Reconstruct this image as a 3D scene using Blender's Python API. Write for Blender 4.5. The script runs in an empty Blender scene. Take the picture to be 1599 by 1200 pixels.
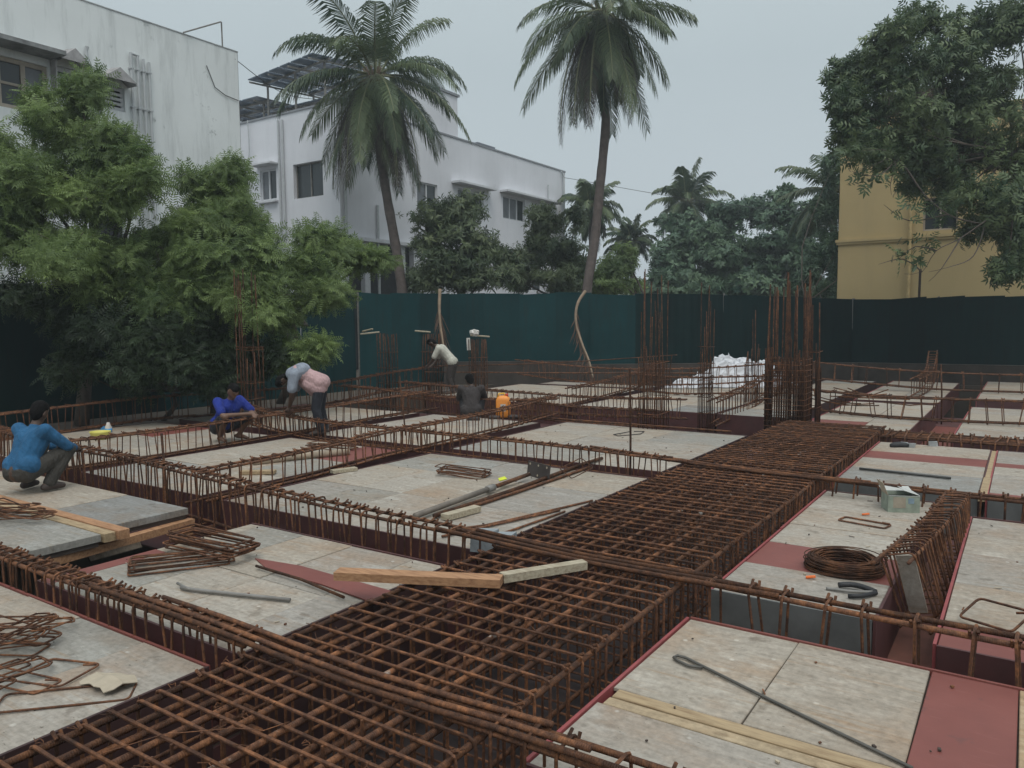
import bpy, bmesh, math, random
import numpy as np
from mathutils import Vector, Matrix

SC = bpy.context.scene
COL = SC.collection
RND = random.Random(7)
NP = np.random.default_rng(11)
R = math.radians

# ------------------------------------------------------------------ camera, sky, sun, exposure
CAM_POS = Vector((0.0, 0.0, 1.9))
C_F = Vector((-0.55510009, 0.82772054, -0.08211329))
C_R = Vector((0.83085422, 0.55643671, -0.00771076))
C_U = Vector((-0.0393085, 0.07250442, 0.99659317))
FPX, IW, IH = 1199.99, 1599, 1200
cam = bpy.data.cameras.new('camera'); cam.sensor_width = 36.0
cam.lens = FPX / IW * 36.0; cam.clip_start = 0.05; cam.clip_end = 2000
cam_o = bpy.data.objects.new('camera', cam); COL.objects.link(cam_o)
m3 = Matrix((C_R, C_U, -C_F)).transposed()
cam_o.matrix_world = Matrix.Translation(CAM_POS) @ m3.to_4x4()
SC.camera = cam_o

SUN_EL, SUN_AZ = R(62), R(140)      # azimuth clockwise from +Y
w = bpy.data.worlds.new('World'); SC.world = w; w.use_nodes = True
nt = w.node_tree; nt.nodes.clear()
out = nt.nodes.new('ShaderNodeOutputWorld'); bg = nt.nodes.new('ShaderNodeBackground')
sky = nt.nodes.new('ShaderNodeTexSky'); sky.sky_type = 'NISHITA'; sky.sun_disc = False
sky.sun_elevation = SUN_EL; sky.sun_rotation = SUN_AZ; sky.dust_density = 4.0; sky.air_density = 1.0
hs = nt.nodes.new('ShaderNodeHueSaturation'); hs.inputs['Saturation'].default_value = 0.25
nt.links.new(sky.outputs[0], hs.inputs['Color'])
# an even cloud layer (overcast: a little brighter overhead than at the horizon)
tc = nt.nodes.new('ShaderNodeTexCoord'); sep = nt.nodes.new('ShaderNodeSeparateXYZ')
nt.links.new(tc.outputs['Generated'], sep.inputs[0])
rmp = nt.nodes.new('ShaderNodeValToRGB')
rmp.color_ramp.elements[0].position = 0.0; rmp.color_ramp.elements[0].color = (0.53, 0.595, 0.640, 1)
rmp.color_ramp.elements[1].position = 0.9; rmp.color_ramp.elements[1].color = (1.08, 1.20, 1.27, 1)
e = rmp.color_ramp.elements.new(0.30); e.color = (0.465, 0.54, 0.575, 1)
e = rmp.color_ramp.elements.new(0.42); e.color = (0.51, 0.59, 0.62, 1)
nt.links.new(sep.outputs['Z'], rmp.inputs[0])
sc10 = nt.nodes.new('ShaderNodeVectorMath'); sc10.operation = 'SCALE'; sc10.inputs['Scale'].default_value = 10.0
nt.links.new(rmp.outputs[0], sc10.inputs[0])
cn = nt.nodes.new('ShaderNodeTexNoise'); cn.inputs['Scale'].default_value = 1.6; cn.inputs['Detail'].default_value = 4
nt.links.new(tc.outputs['Generated'], cn.inputs['Vector'])
cm = nt.nodes.new('ShaderNodeMapRange'); cm.inputs['To Min'].default_value = 0.98; cm.inputs['To Max'].default_value = 1.13
nt.links.new(cn.outputs['Fac'], cm.inputs['Value'])
cs = nt.nodes.new('ShaderNodeVectorMath'); cs.operation = 'SCALE'
nt.links.new(sc10.outputs[0], cs.inputs[0]); nt.links.new(cm.outputs[0], cs.inputs['Scale'])
mx = nt.nodes.new('ShaderNodeMix'); mx.data_type = 'RGBA'; mx.inputs['Factor'].default_value = 0.92
nt.links.new(hs.outputs[0], mx.inputs['A']); nt.links.new(cs.outputs[0], mx.inputs['B'])
nt.links.new(mx.outputs['Result'], bg.inputs['Color']); bg.inputs['Strength'].default_value = 0.10
nt.links.new(bg.outputs[0], out.inputs[0])

sl = bpy.data.lights.new('sun', 'SUN'); sl.energy = 1.3; sl.angle = R(34); sl.color = (1.0, 0.95, 0.88)
so = bpy.data.objects.new('sun', sl); COL.objects.link(so)
sd = Vector((math.sin(SUN_AZ) * math.cos(SUN_EL), math.cos(SUN_AZ) * math.cos(SUN_EL), math.sin(SUN_EL)))
so.rotation_euler = sd.to_track_quat('Z', 'Y').to_euler(); so.location = sd * 60
SC.view_settings.view_transform = 'Standard'; SC.view_settings.look = 'None'
SC.view_settings.exposure = 0.0; SC.view_settings.gamma = 1.0; SC.view_settings.use_curve_mapping = False
SC.cycles.max_bounces = 6; SC.cycles.diffuse_bounces = 4; SC.cycles.transparent_max_bounces = 6
SC.cycles.use_denoising = True

def at(px, py, d):
    """the point that shows at photo pixel (px, py) at distance d along the view axis"""
    return CAM_POS + d * (C_F + C_R * ((px - IW / 2) / FPX) - C_U * ((py - IH / 2) / FPX))
def deck_pt(px, py, z=0.0):
    d = C_F + C_R * ((px - IW / 2) / FPX) - C_U * ((py - IH / 2) / FPX)
    return CAM_POS + d * ((z - CAM_POS.z) / d.z)

# ------------------------------------------------------------------ mesh helpers
class MB:
    def __init__(s): s.v = []; s.f = []; s.m = []
    def add(s, vs, fs, mi=0):
        o = len(s.v); s.v.extend([tuple(p) for p in vs]); s.f.extend([tuple(i + o for i in f) for f in fs]); s.m.extend([mi] * len(fs)); return s
    def box(s, lo, hi, mi=0, M=None):
        x0, y0, z0 = lo; x1, y1, z1 = hi
        vs = [Vector(p) for p in ((x0,y0,z0),(x1,y0,z0),(x1,y1,z0),(x0,y1,z0),(x0,y0,z1),(x1,y0,z1),(x1,y1,z1),(x0,y1,z1))]
        if M is not None: vs = [M @ p for p in vs]
        return s.add(vs, [(0,3,2,1),(4,5,6,7),(0,1,5,4),(1,2,6,5),(2,3,7,6),(3,0,4,7)], mi)
    def beam(s, a, b, wd, ht, mi=0, up=Vector((0,0,1))):
        a = Vector(a); b = Vector(b); d = b - a; L = d.length; x = d / L
        y = up.cross(x)
        if y.length < 1e-4: y = Vector((0,1,0)).cross(x)
        y.normalize(); z = x.cross(y)
        M = Matrix(((x.x,y.x,z.x,a.x),(x.y,y.y,z.y,a.y),(x.z,y.z,z.z,a.z),(0,0,0,1)))
        return s.box((0,-wd/2,-ht/2),(L,wd/2,ht/2), mi, M)
    def tube(s, pts, r, n=6, mi=0, closed=False, cap=True):
        pts = [Vector(p) for p in pts]; k = len(pts)
        rs = r if isinstance(r, (list, tuple)) else [r] * k
        T = []
        for i in range(k):
            a = pts[(i-1) % k] if (closed or i > 0) else pts[i]
            b = pts[(i+1) % k] if (closed or i < k-1) else pts[i]
            t = b - a
            T.append(t.normalized() if t.length > 1e-9 else Vector((0,0,1)))
        u = T[0].orthogonal().normalized(); vs = []
        for i in range(k):
            u = u - T[i] * u.dot(T[i])
            u = u.normalized() if u.length > 1e-6 else T[i].orthogonal().normalized()
            q = T[i].cross(u)
            for j in range(n):
                a = 2 * math.pi * j / n
                vs.append(pts[i] + (u * math.cos(a) + q * math.sin(a)) * rs[i])
        fs = []
        for i in range(k if closed else k - 1):
            i2 = (i + 1) % k
            for j in range(n):
                j2 = (j + 1) % n
                fs.append((i*n+j, i*n+j2, i2*n+j2, i2*n+j))
        if cap and not closed:
            fs.append(tuple(range(n-1, -1, -1))); fs.append(tuple((k-1)*n + j for j in range(n)))
        return s.add(vs, fs, mi)
    def lathe(s, prof, n=16, mi=0, c=(0,0,0)):
        vs = []; k = len(prof)
        for r_, z in prof:
            for j in range(n):
                a = 2*math.pi*j/n; vs.append((c[0]+r_*math.cos(a), c[1]+r_*math.sin(a), c[2]+z))
        fs = [(i*n+j, i*n+(j+1)%n, (i+1)*n+(j+1)%n, (i+1)*n+j) for i in range(k-1) for j in range(n)]
        fs.append(tuple(range(n-1,-1,-1))); fs.append(tuple((k-1)*n+j for j in range(n)))
        return s.add(vs, fs, mi)
    def mesh(s, name, mats, off=None, smooth=False):
        me = bpy.data.meshes.new(name)
        vs = s.v if off is None else [(p[0]-off[0], p[1]-off[1], p[2]-off[2]) for p in s.v]
        me.from_pydata(vs, [], s.f)
        for m in (mats if isinstance(mats, (list, tuple)) else [mats]): me.materials.append(m)
        if any(s.m): me.polygons.foreach_set('material_index', s.m)
        if smooth: me.polygons.foreach_set('use_smooth', [True] * len(me.polygons))
        me.update(); return me

def link(name, data, parent=None, loc=None):
    o = bpy.data.objects.new(name, data); COL.objects.link(o)
    if parent: o.parent = parent
    if loc is not None: o.location = loc
    return o
def wpos(o):
    p = Vector(o.location)
    while o.parent: o = o.parent; p += Vector(o.location)
    return p
def part(name, mb, mats, parent, smooth=False):
    """mesh given in world coordinates becomes a child of parent (unrotated)"""
    return link(name, mb.mesh(name, mats, wpos(parent), smooth), parent)
def tag(o, label=None, cat=None, group=None, kind=None):
    if label: o['label'] = label
    if cat: o['category'] = cat
    if group: o['group'] = group
    if kind: o['kind'] = kind
    return o
def thing(name, label, cat, loc=(0,0,0), group=None):
    return tag(link(name, None, None, Vector(loc)), label, cat, group)
def solo(name, mb, mats, label, cat, group=None, smooth=False, base=None):
    c = Vector(base) if base is not None else sum((Vector(p) for p in mb.v), Vector()) / len(mb.v)
    o = link(name, mb.mesh(name, mats, c, smooth), None, c)
    return tag(o, label, cat, group)
def npmesh(name, V, F, mat, tone=None):
    me = bpy.data.meshes.new(name); k = F.shape[1]
    me.vertices.add(len(V)); me.vertices.foreach_set('co', V.astype(np.float32).ravel())
    me.loops.add(F.size); me.loops.foreach_set('vertex_index', F.astype(np.int32).ravel())
    me.polygons.add(len(F)); me.polygons.foreach_set('loop_start', np.arange(0, F.size, k, dtype=np.int32))
    me.materials.append(mat)
    if tone is not None:
        a = me.attributes.new('tone', 'FLOAT', 'FACE'); a.data.foreach_set('value', tone.astype(np.float32))
    me.update(calc_edges=True); return me

# ------------------------------------------------------------------ materials
def mat(name):
    m = bpy.data.materials.new(name); m.use_nodes = True
    n = m.node_tree; b = n.nodes['Principled BSDF']
    return m, n, b
def nd(n, t, **kw):
    x = n.nodes.new(t)
    for k, v in kw.items():
        if k in x.inputs: x.inputs[k].default_value = v
        else: setattr(x, k, v)
    return x
def ramp(n, fac, stops):
    r = n.nodes.new('ShaderNodeValToRGB'); cr = r.color_ramp
    while len(cr.elements) < len(stops): cr.elements.new(0.5)
    for e, (p, c) in zip(cr.elements, stops): e.position = p; e.color = (*c, 1)
    n.links.new(fac, r.inputs[0]); return r.outputs[0]
def mixc(n, fac, a, b, mode='MIX'):
    x = n.nodes.new('ShaderNodeMix'); x.data_type = 'RGBA'; x.blend_type = mode
    for k, v in (('Factor', fac), ('A', a), ('B', b)):
        if isinstance(v, bpy.types.NodeSocket): n.links.new(v, x.inputs[k])
        elif k == 'Factor': x.inputs[k].default_value = v
        else: x.inputs[k].default_value = (*v, 1)
    return x.outputs['Result']
def coords(n, scale=(1,1,1), kind='Object', rnd=False):
    t = n.nodes.new('ShaderNodeTexCoord'); mp = n.nodes.new('ShaderNodeMapping')
    mp.inputs['Scale'].default_value = scale; n.links.new(t.outputs[kind], mp.inputs['Vector'])
    if rnd:
        oi = n.nodes.new('ShaderNodeObjectInfo'); ml = nd(n, 'ShaderNodeMath', operation='MULTIPLY'); ml.inputs[1].default_value = 37.0
        n.links.new(oi.outputs['Random'], ml.inputs[0]); n.links.new(ml.outputs[0], mp.inputs['Location'])
    return mp.outputs[0]
def noise(n, vec, scale, detail=5, rough=0.6):
    x = nd(n, 'ShaderNodeTexNoise', Scale=scale, Detail=detail, Roughness=rough); n.links.new(vec, x.inputs['Vector']); return x.outputs['Fac']
def bump(n, b, h, strength=0.3, dist=0.01):
    x = nd(n, 'ShaderNodeBump', Strength=strength, Distance=dist); n.links.new(h, x.inputs['Height']); n.links.new(x.outputs[0], b.inputs['Normal'])
def simple(name, col, rough=0.7, var=0.25, scale=6, metal=0.0, bmp=0.0):
    m, n, b = mat(name); v = coords(n, rnd=True)
    f = noise(n, v, scale)
    lo = tuple(c * (1 - var) for c in col); hi = tuple(min(1, c * (1 + var)) for c in col)
    n.links.new(ramp(n, f, [(0.3, lo), (0.7, hi)]), b.inputs['Base Color'])
    b.inputs['Roughness'].default_value = rough; b.inputs['Metallic'].default_value = metal
    if bmp: bump(n, b, f, bmp, 0.02)
    return m

def rust(name, axis=None, pale=0.0, dark=1.0):
    m, n, b = mat(name); v = coords(n, rnd=True)
    f = noise(n, v, 9, 6, 0.65); g = noise(n, v, 55, 3, 0.6)
    d = dark
    c = ramp(n, f, [(0.25, (0.038*d, 0.022*d, 0.016*d)), (0.46, (0.110*d, 0.053*d, 0.032*d)), (0.66, (0.245*d, 0.108*d, 0.050*d)), (0.85, (0.15*d, 0.085*d, 0.060*d))])
    c2 = ramp(n, g, [(0.35, (0.6, 0.6, 0.6)), (0.7, (1.15, 1.1, 1.05))])
    c = mixc(n, 1.0, c, c2, 'MULTIPLY')
    oi = n.nodes.new('ShaderNodeObjectInfo'); rr = nd(n, 'ShaderNodeMapRange'); rr.inputs['To Min'].default_value = 0.55; rr.inputs['To Max'].default_value = 1.35
    n.links.new(oi.outputs['Random'], rr.inputs['Value'])
    vm = nd(n, 'ShaderNodeVectorMath', operation='SCALE'); n.links.new(c, vm.inputs[0]); n.links.new(rr.outputs[0], vm.inputs['Scale']); c = vm.outputs[0]
    if pale:
        q = noise(n, v, 2.2, 5, 0.7)
        c = mixc(n, ramp(n, q, [(0.60, (0,0,0)), (0.66, (pale,)*3)]), c, (0.42, 0.40, 0.36))
    n.links.new(c, b.inputs['Base Color']); b.inputs['Roughness'].default_value = 0.78; b.inputs['Specular IOR Level'].default_value = 0.25
    if axis is not None:
        t = n.nodes.new('ShaderNodeTexCoord')
        wv = nd(n, 'ShaderNodeTexWave', wave_type='BANDS', bands_direction=axis, wave_profile='SIN', Scale=30.0)
        n.links.new(t.outputs['Object'], wv.inputs['Vector']); ad = nd(n, 'ShaderNodeMath', operation='ADD')
        n.links.new(wv.outputs['Fac'], ad.inputs[0]); n.links.new(g, ad.inputs[1]); bump(n, b, ad.outputs[0], 0.5, 0.005)
    else: bump(n, b, g, 0.4, 0.004)
    return m
RUST = rust('rusty_steel'); RUSTX = rust('rusty_ribbed_bar_x', 'X'); RUSTY = rust('rusty_ribbed_bar_y', 'Y', 0.0); RUSTZ = rust('rusty_ribbed_bar_z', 'Z', dark=0.62)
RUSTP = rust('cement_splashed_bar', 'Y', 0.8)

def plywood(name, base, kind='grey'):
    m, n, b = mat(name)
    v = coords(n, rnd=True); vg = coords(n, (1.0, 9.0, 1.0), rnd=True)
    grain = noise(n, vg, 4.0, 7, 0.62); blot = noise(n, v, 1.5, 5, 0.62); fine = noise(n, v, 26, 5, 0.7); spots = noise(n, v, 7, 4, 0.62)
    r_, g_, b_ = base
    c = ramp(n, grain, [(0.28, (r_*0.82, g_*0.81, b_*0.79)), (0.5, base), (0.72, (r_*1.13, g_*1.13, b_*1.14))])
    c = mixc(n, ramp(n, blot, [(0.48, (0,0,0)), (0.68, (0.6,)*3)]), c, (r_*0.95, g_*0.74, b_*0.58))      # brown rust and wood showing
    c = mixc(n, ramp(n, noise(n, coords(n, (0.8, 1.9, 1), rnd=True), 2.6, 6, 0.68), [(0.54, (0,0,0)), (0.66, (0.75,)*3)]), c, (r_*1.28, g_*1.32, b_*1.36))   # dry cement film
    c = mixc(n, ramp(n, spots, [(0.60, (0,0,0)), (0.70, (0.6,)*3)]), c, (r_*0.5, g_*0.46, b_*0.42))
    c = mixc(n, ramp(n, noise(n, coords(n, (1, 2.2, 1), rnd=True), 19, 4, .7), [(0.66, (0,0,0)), (0.70, (0.85,)*3)]), c, (r_*0.36, g_*0.33, b_*0.30))
    vo = nd(n, 'ShaderNodeTexVoronoi', Scale=5.5); n.links.new(v, vo.inputs['Vector'])
    c = mixc(n, ramp(n, vo.outputs['Distance'], [(0.05, (0.8,)*3), (0.10, (0,0,0))]), c, (r_*1.5, g_*1.55, b_*1.6))
    streak = noise(n, coords(n, (0.5, 7.0, 1.0), rnd=True), 2.6, 5, 0.7)
    c = mixc(n, ramp(n, streak, [(0.57, (0,0,0)), (0.70, (0.55,)*3)]), c, (r_*0.85, g_*0.60, b_*0.38))
    c = mixc(n, 0.55, c, ramp(n, fine, [(0.3, (0.55,)*3), (0.7, (1.3,)*3)]), 'MULTIPLY')
    oi = n.nodes.new('ShaderNodeObjectInfo')
    tone = ramp(n, oi.outputs['Random'], [(0.0, (0.84, 0.85, 0.86)), (0.25, (0.98, 0.97, 0.95)), (0.5, (1.08, 1.05, 0.99)), (0.75, (1.0, 0.95, 0.88)), (1.0, (1.1, 1.09, 1.06))])
    c = mixc(n, 1.0, c, tone, 'MULTIPLY')
    n.links.new(c, b.inputs['Base Color']); b.inputs['Roughness'].default_value = 0.8; b.inputs['Specular IOR Level'].default_value = 0.25
    bump(n, b, fine, 0.25, 0.006)
    return m
PLY = plywood('weathered_plywood', (0.325, 0.295, 0.258))
PLYG = plywood('grey_worn_plywood', (0.262, 0.255, 0.238))
PLYT = plywood('tan_plywood', (0.36, 0.285, 0.195))
def redply():
    m, n, b = mat('red_film_plywood'); v = coords(n, rnd=True)
    f = noise(n, v, 2.0, 5); g = noise(n, coords(n, (2, 14, 1), rnd=True), 3, 4); s = noise(n, v, 10, 3, 0.5)
    c = ramp(n, f, [(0.3, (0.165, 0.048, 0.038)), (0.7, (0.215, 0.066, 0.052))])
    c = mixc(n, ramp(n, g, [(0.6, (0,0,0)), (0.75, (0.4,)*3)]), c, (0.28, 0.12, 0.10))
    c = mixc(n, ramp(n, s, [(0.66, (0,0,0)), (0.74, (0.45,)*3)]), c, (0.11, 0.05, 0.045))
    n.links.new(c, b.inputs['Base Color']); b.inputs['Roughness'].default_value = 0.55; bump(n, b, f, 0.1, 0.01); return m
REDPLY = redply()
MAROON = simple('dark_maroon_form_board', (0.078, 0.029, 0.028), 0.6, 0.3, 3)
def timber(name, base):
    m, n, b = mat(name); g = noise(n, coords(n, (3, 22, 22), rnd=True), 2.2, 6, 0.6)
    r_, g_, b_ = base
    c = ramp(n, g, [(0.3, (r_*0.62, g_*0.55, b_*0.5)), (0.55, base), (0.75, (r_*1.2, g_*1.17, b_*1.12))])
    n.links.new(c, b.inputs['Base Color']); b.inputs['Roughness'].default_value = 0.75; bump(n, b, g, 0.3, 0.004); return m
TIMO = timber('fresh_orange_timber', (0.38, 0.205, 0.105)); TIMP = timber('pale_batten_timber', (0.40, 0.35, 0.255)); TIMY = timber('yellow_packing_timber', (0.36, 0.265, 0.155))
CONC = simple('grey_concrete', (0.30, 0.31, 0.31), 0.85, 0.2, 9, bmp=0.3)
PLYD = simple('dark_grey_form_board', (0.105, 0.108, 0.105), 0.75, 0.25, 4)
BROWNB = simple('brown_form_board', (0.15, 0.062, 0.045), 0.7, 0.3, 3)
REDLIP = simple('bright_red_board_edge', (0.27, 0.060, 0.060), 0.6, 0.25, 5)
MAROOND = simple('shade_dark_maroon_board', (0.042, 0.018, 0.017), 0.7, 0.3, 3)  # darker maroon: the wide trench's shade painted into its left wall
DARKB = simple('shade_dark_soffit_board', (0.022, 0.013, 0.012), 0.8, 0.3, 3)  # near-black floor of the wide trench, shade put into the colour
DARKW = simple('dark_formwork_timber', (0.055, 0.040, 0.032), 0.9)
EARTH = simple('brown_earth', (0.075, 0.06, 0.047), 0.95, 0.35, 0.8, bmp=0.5)
BLACKM = simple('black_rubber', (0.018, 0.018, 0.02), 0.6)
STEELG = simple('grey_galvanised_steel', (0.19, 0.18, 0.165), 0.5, 0.25, 8)
CARD = simple('brown_cardboard', (0.40, 0.34, 0.255), 0.85, 0.12, 10)

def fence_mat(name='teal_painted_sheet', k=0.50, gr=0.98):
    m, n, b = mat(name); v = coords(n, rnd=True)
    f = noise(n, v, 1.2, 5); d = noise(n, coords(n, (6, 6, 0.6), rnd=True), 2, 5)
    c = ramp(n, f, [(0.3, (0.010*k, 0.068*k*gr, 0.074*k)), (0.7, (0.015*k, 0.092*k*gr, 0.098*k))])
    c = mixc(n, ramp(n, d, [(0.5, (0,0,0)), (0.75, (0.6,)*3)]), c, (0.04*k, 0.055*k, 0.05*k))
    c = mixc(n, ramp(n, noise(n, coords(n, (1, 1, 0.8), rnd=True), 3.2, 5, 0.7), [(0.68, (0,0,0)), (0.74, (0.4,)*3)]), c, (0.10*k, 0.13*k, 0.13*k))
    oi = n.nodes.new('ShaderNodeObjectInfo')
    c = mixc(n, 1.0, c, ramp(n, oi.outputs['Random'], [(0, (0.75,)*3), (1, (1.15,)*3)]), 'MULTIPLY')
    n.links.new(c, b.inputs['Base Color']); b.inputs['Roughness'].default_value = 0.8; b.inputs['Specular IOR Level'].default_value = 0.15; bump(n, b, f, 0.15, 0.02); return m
TEAL = fence_mat(); TEALD = fence_mat('darkened_teal_sheet', 0.22, 1.05)  # the darker teal puts tree shade into the left fence's colour
def wallpaint(name, col, stain, amt=0.6):
    m, n, b = mat(name); v = coords(n)
    f = noise(n, v, 0.35, 6, 0.6); st = noise(n, coords(n, (1.6, 1.6, 0.22)), 1.2, 7, 0.7); sp = noise(n, v, 1.1, 6, 0.75)
    c = ramp(n, f, [(0.3, tuple(x*0.9 for x in col)), (0.7, tuple(min(1, x*1.05) for x in col))])
    c = mixc(n, ramp(n, st, [(0.50, (0,0,0)), (0.70, (amt*0.5,)*3)]), c, stain)
    c = mixc(n, ramp(n, sp, [(0.62, (0,0,0)), (0.70, (amt,)*3)]), c, stain)
    n.links.new(c, b.inputs['Base Color']); b.inputs['Roughness'].default_value = 0.85; bump(n, b, sp, 0.1, 0.01); return m
WHITEW = wallpaint('stained_white_wall', (0.74, 0.77, 0.765), (0.22, 0.24, 0.235), 0.8)
LAVW = wallpaint('lavender_white_wall', (0.715, 0.72, 0.755), (0.42, 0.43, 0.46), 0.3)
OCHRE = wallpaint('ochre_wall', (0.475, 0.365, 0.182), (0.33, 0.26, 0.15), 0.4)
TRIMW = simple('white_trim', (0.60, 0.61, 0.63), 0.7, 0.08)
GREYT = simple('grey_coping', (0.24, 0.25, 0.27), 0.8, 0.15)
BEIGEF = simple('beige_window_frame', (0.36, 0.31, 0.25), 0.6, 0.12)
def glass():
    m, n, b = mat('dark_window_glass'); b.inputs['Base Color'].default_value = (0.03, 0.038, 0.042, 1); b.inputs['Roughness'].default_value = 0.12
    return m
GLASS = glass()
CURT = simple('grey_curtain_glass', (0.14, 0.15, 0.165), 0.35, 0.2, 3)
DARKIN = simple('unlit_interior', (0.03, 0.032, 0.036), 0.9)
SOLAR = simple('blue_grey_solar_panel', (0.095, 0.125, 0.165), 0.25, 0.15)
PVC = simple('white_plastic_pipe', (0.46, 0.48, 0.49), 0.6, 0.1)

def leafmat(name, dark, light, trans=0.25, rough=0.5):
    m, n, b = mat(name)
    a = n.nodes.new('ShaderNodeAttribute'); a.attribute_name = 'tone'
    c = ramp(n, a.outputs['Fac'], [(0.0, dark), (1.0, light)])
    n.links.new(c, b.inputs['Base Color']); b.inputs['Roughness'].default_value = rough; b.inputs['Specular IOR Level'].default_value = 0.3
    tr = n.nodes.new('ShaderNodeBsdfTranslucent'); n.links.new(c, tr.inputs['Color'])
    ms = n.nodes.new('ShaderNodeMixShader'); ms.inputs[0].default_value = trans
    n.links.new(b.outputs[0], ms.inputs[1]); n.links.new(tr.outputs[0], ms.inputs[2])
    n.links.new(ms.outputs[0], n.nodes['Material Output'].inputs[0]); return m
NEEM = leafmat('neem_leaf', (0.078, 0.126, 0.048), (0.290, 0.385, 0.135), 0.42)
NEEMD = leafmat('shade_toned_neem_leaf', (0.014, 0.026, 0.013), (0.050, 0.080, 0.032), 0.2)  # neem leaf darkened: the shade under the crowns is put into the colour
MANGO = leafmat('mango_leaf', (0.050, 0.080, 0.042), (0.190, 0.230, 0.115))
FARG = leafmat('far_dark_leaf', (0.042, 0.088, 0.056), (0.150, 0.225, 0.125))
RIGHTL = leafmat('broad_tree_leaf', (0.040, 0.075, 0.040), (0.180, 0.230, 0.100))
PALMG = leafmat('palm_leaflet', (0.032, 0.060, 0.040), (0.140, 0.180, 0.078), 0.2, 0.4)
PALMD = leafmat('dead_palm_leaflet', (0.030, 0.024, 0.022), (0.075, 0.054, 0.044), 0.1)
BARK = simple('grey_brown_bark', (0.085, 0.068, 0.055), 0.9, 0.35, 8, bmp=0.6)
PALMB = simple('palm_bark', (0.10, 0.080, 0.072), 0.9, 0.3, 5, bmp=0.6)

# ------------------------------------------------------------------ ground and formwork deck
g = MB()
X0, X1, Y0, Y1 = -14.45, 9.0, -6.0, 27.2
B_ = 320.0
for lo, hi in (((-B_,-B_),(X0,B_)), ((X1,-B_),(B_,B_)), ((X0,-B_),(X1,Y0)), ((X0,Y1),(X1,B_))):
    g.add([(lo[0],lo[1],-0.18),(hi[0],lo[1],-0.18),(hi[0],hi[1],-0.18),(lo[0],hi[1],-0.18)], [(0,1,2,3)])
tag(link('ground', g.mesh('ground', EARTH)), 'bare brown earth around the building plot', None, None, 'structure')
pit = MB()
pit.add([(X0,Y0,-3),(X1,Y0,-3),(X1,Y1,-3),(X0,Y1,-3)], [(0,1,2,3)])
for a, b2 in (((X0,Y0),(X1,Y0)),((X1,Y0),(X1,Y1)),((X1,Y1),(X0,Y1)),((X0,Y1),(X0,Y0))):
    pit.add([(*a,-3),(*b2,-3),(*b2,-0.182),(*a,-0.182)], [(0,1,2,3)])
tag(link('basement_pit', pit.mesh('basement_pit', EARTH)), 'dark earth pit below the formwork deck', None, None, 'structure')

# bays: x0,x1,y0,y1, x cuts, y cuts, mode
BAYS = []
def cuts(a, b2, step): 
    n_ = max(1, round(abs(b2 - a) / step)); return [a + (b2 - a) * i / n_ for i in range(n_ + 1)]
def bay(x0, x1, y0, y1, xc=None, yc=None, red=(), tan=(), grey=(), ztop=0.0):
    xc = xc or cuts(x0, x1, 0.95); yc = yc or cuts(y0, y1, 1.2)
    BAYS.append(dict(x0=x0, x1=x1, y0=y0, y1=y1, xc=xc, yc=yc, red=set(red), tan=set(tan), grey=set(grey), z=ztop))
# right of the wide beam
bay(-1.72, 1.25, 2.66, 4.58, [-1.72, -1.05, -0.362, 0.035, 0.9, 1.25], [2.66, 3.305, 3.485, 4.58], red=[(2,2),(2,0),(2,1)], tan=[(3,2),(3,1),(3,0)])
bay(-1.78, -0.74, 5.16, 8.88, [-1.78, -0.74], [5.16, 5.92, 6.60, 7.28, 8.0, 8.88], red=[(0,1)])
bay(-0.37, 1.25, 4.95, 8.40, [-0.37, 1.25], [4.95, 5.43, 6.25, 7.09, 7.74, 8.40], red=[(0,0)])
bay(-1.82, -0.375, 9.48, 12.86, [-1.82, -0.375], [9.48, 10.55, 11.35, 11.95, 12.86], red=[(0,2)], grey=[(0,0)])
bay(-0.285, 1.25, 9.38, 12.86, [-0.285, 0.6, 1.25], [9.38, 9.7, 10.9, 11.45, 11.75, 12.86], red=[(0,0),(1,0),(0,3),(1,3)])
bay(-3.3, -1.6, 14.0, 18.85, [-3.3, -2.35, -1.6], None, red=[(0,0)])
bay(-0.92, 1.3, 14.0, 18.85, [-0.92, 0.1, 1.3], None, red=[])
bay(-3.3, -1.6, 19.3, 25.6, None, None)
bay(-0.92, 1.3, 20.6, 26.6, None, None)
bay(-5.1, -3.75, 15.0, 25.2, None, None)
# left of the wide beam
bay(-8.4, -3.70, 0.2, 2.47, [-8.4, -7.8, -7.12, -6.43, -5.74, -5.05, -4.32, -3.70], [0.2, 1.36, 2.47], tan=[(0,1),(2,1)])
bay(-6.05, -3.70, 2.67, 4.56, [-6.05, -5.9, -5.3, -4.70, -4.02, -3.70], [2.67, 3.6, 4.56], red=[(0,0)], grey=[(1,0),(1,1)])
bay(-10.4, -6.72, 2.75, 3.50, [-10.4, -9.6, -8.7, -7.7, -6.72], [2.75, 3.50], grey=[(3,0),(2,0)], ztop=0.05)
bay(-10.4, -6.95, 3.74, 4.50, [-10.4, -9.2, -8.05, -6.95], [3.74, 4.50], grey=[(2,0)], ztop=0.05)
bay(-14.2, -10.5, 2.75, 4.50, None, None)
bay(-7.10, -3.72, 5.02, 8.46, [-7.10, -6.35, -5.72, -4.78, -3.72], [5.02, 6.30, 7.45, 8.46], grey=[(0,2),(1,2)])
bay(-10.05, -7.5, 5.02, 8.40, [-10.05, -9.2, -8.35, -7.5], [5.02, 6.15, 7.3, 8.40], red=[(2,2)])
bay(-13.9, -10.45, 5.02, 8.40, None, None, red=[(1,2)])
bay(-7.10, -3.74, 8.92, 12.42, [-7.10, -5.95, -4.95, -3.74], [8.92, 9.95, 11.1, 12.42], grey=[(0,0),(1,0),(2,2)])
bay(-10.05, -7.5, 8.9, 12.1, None, None)
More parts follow.
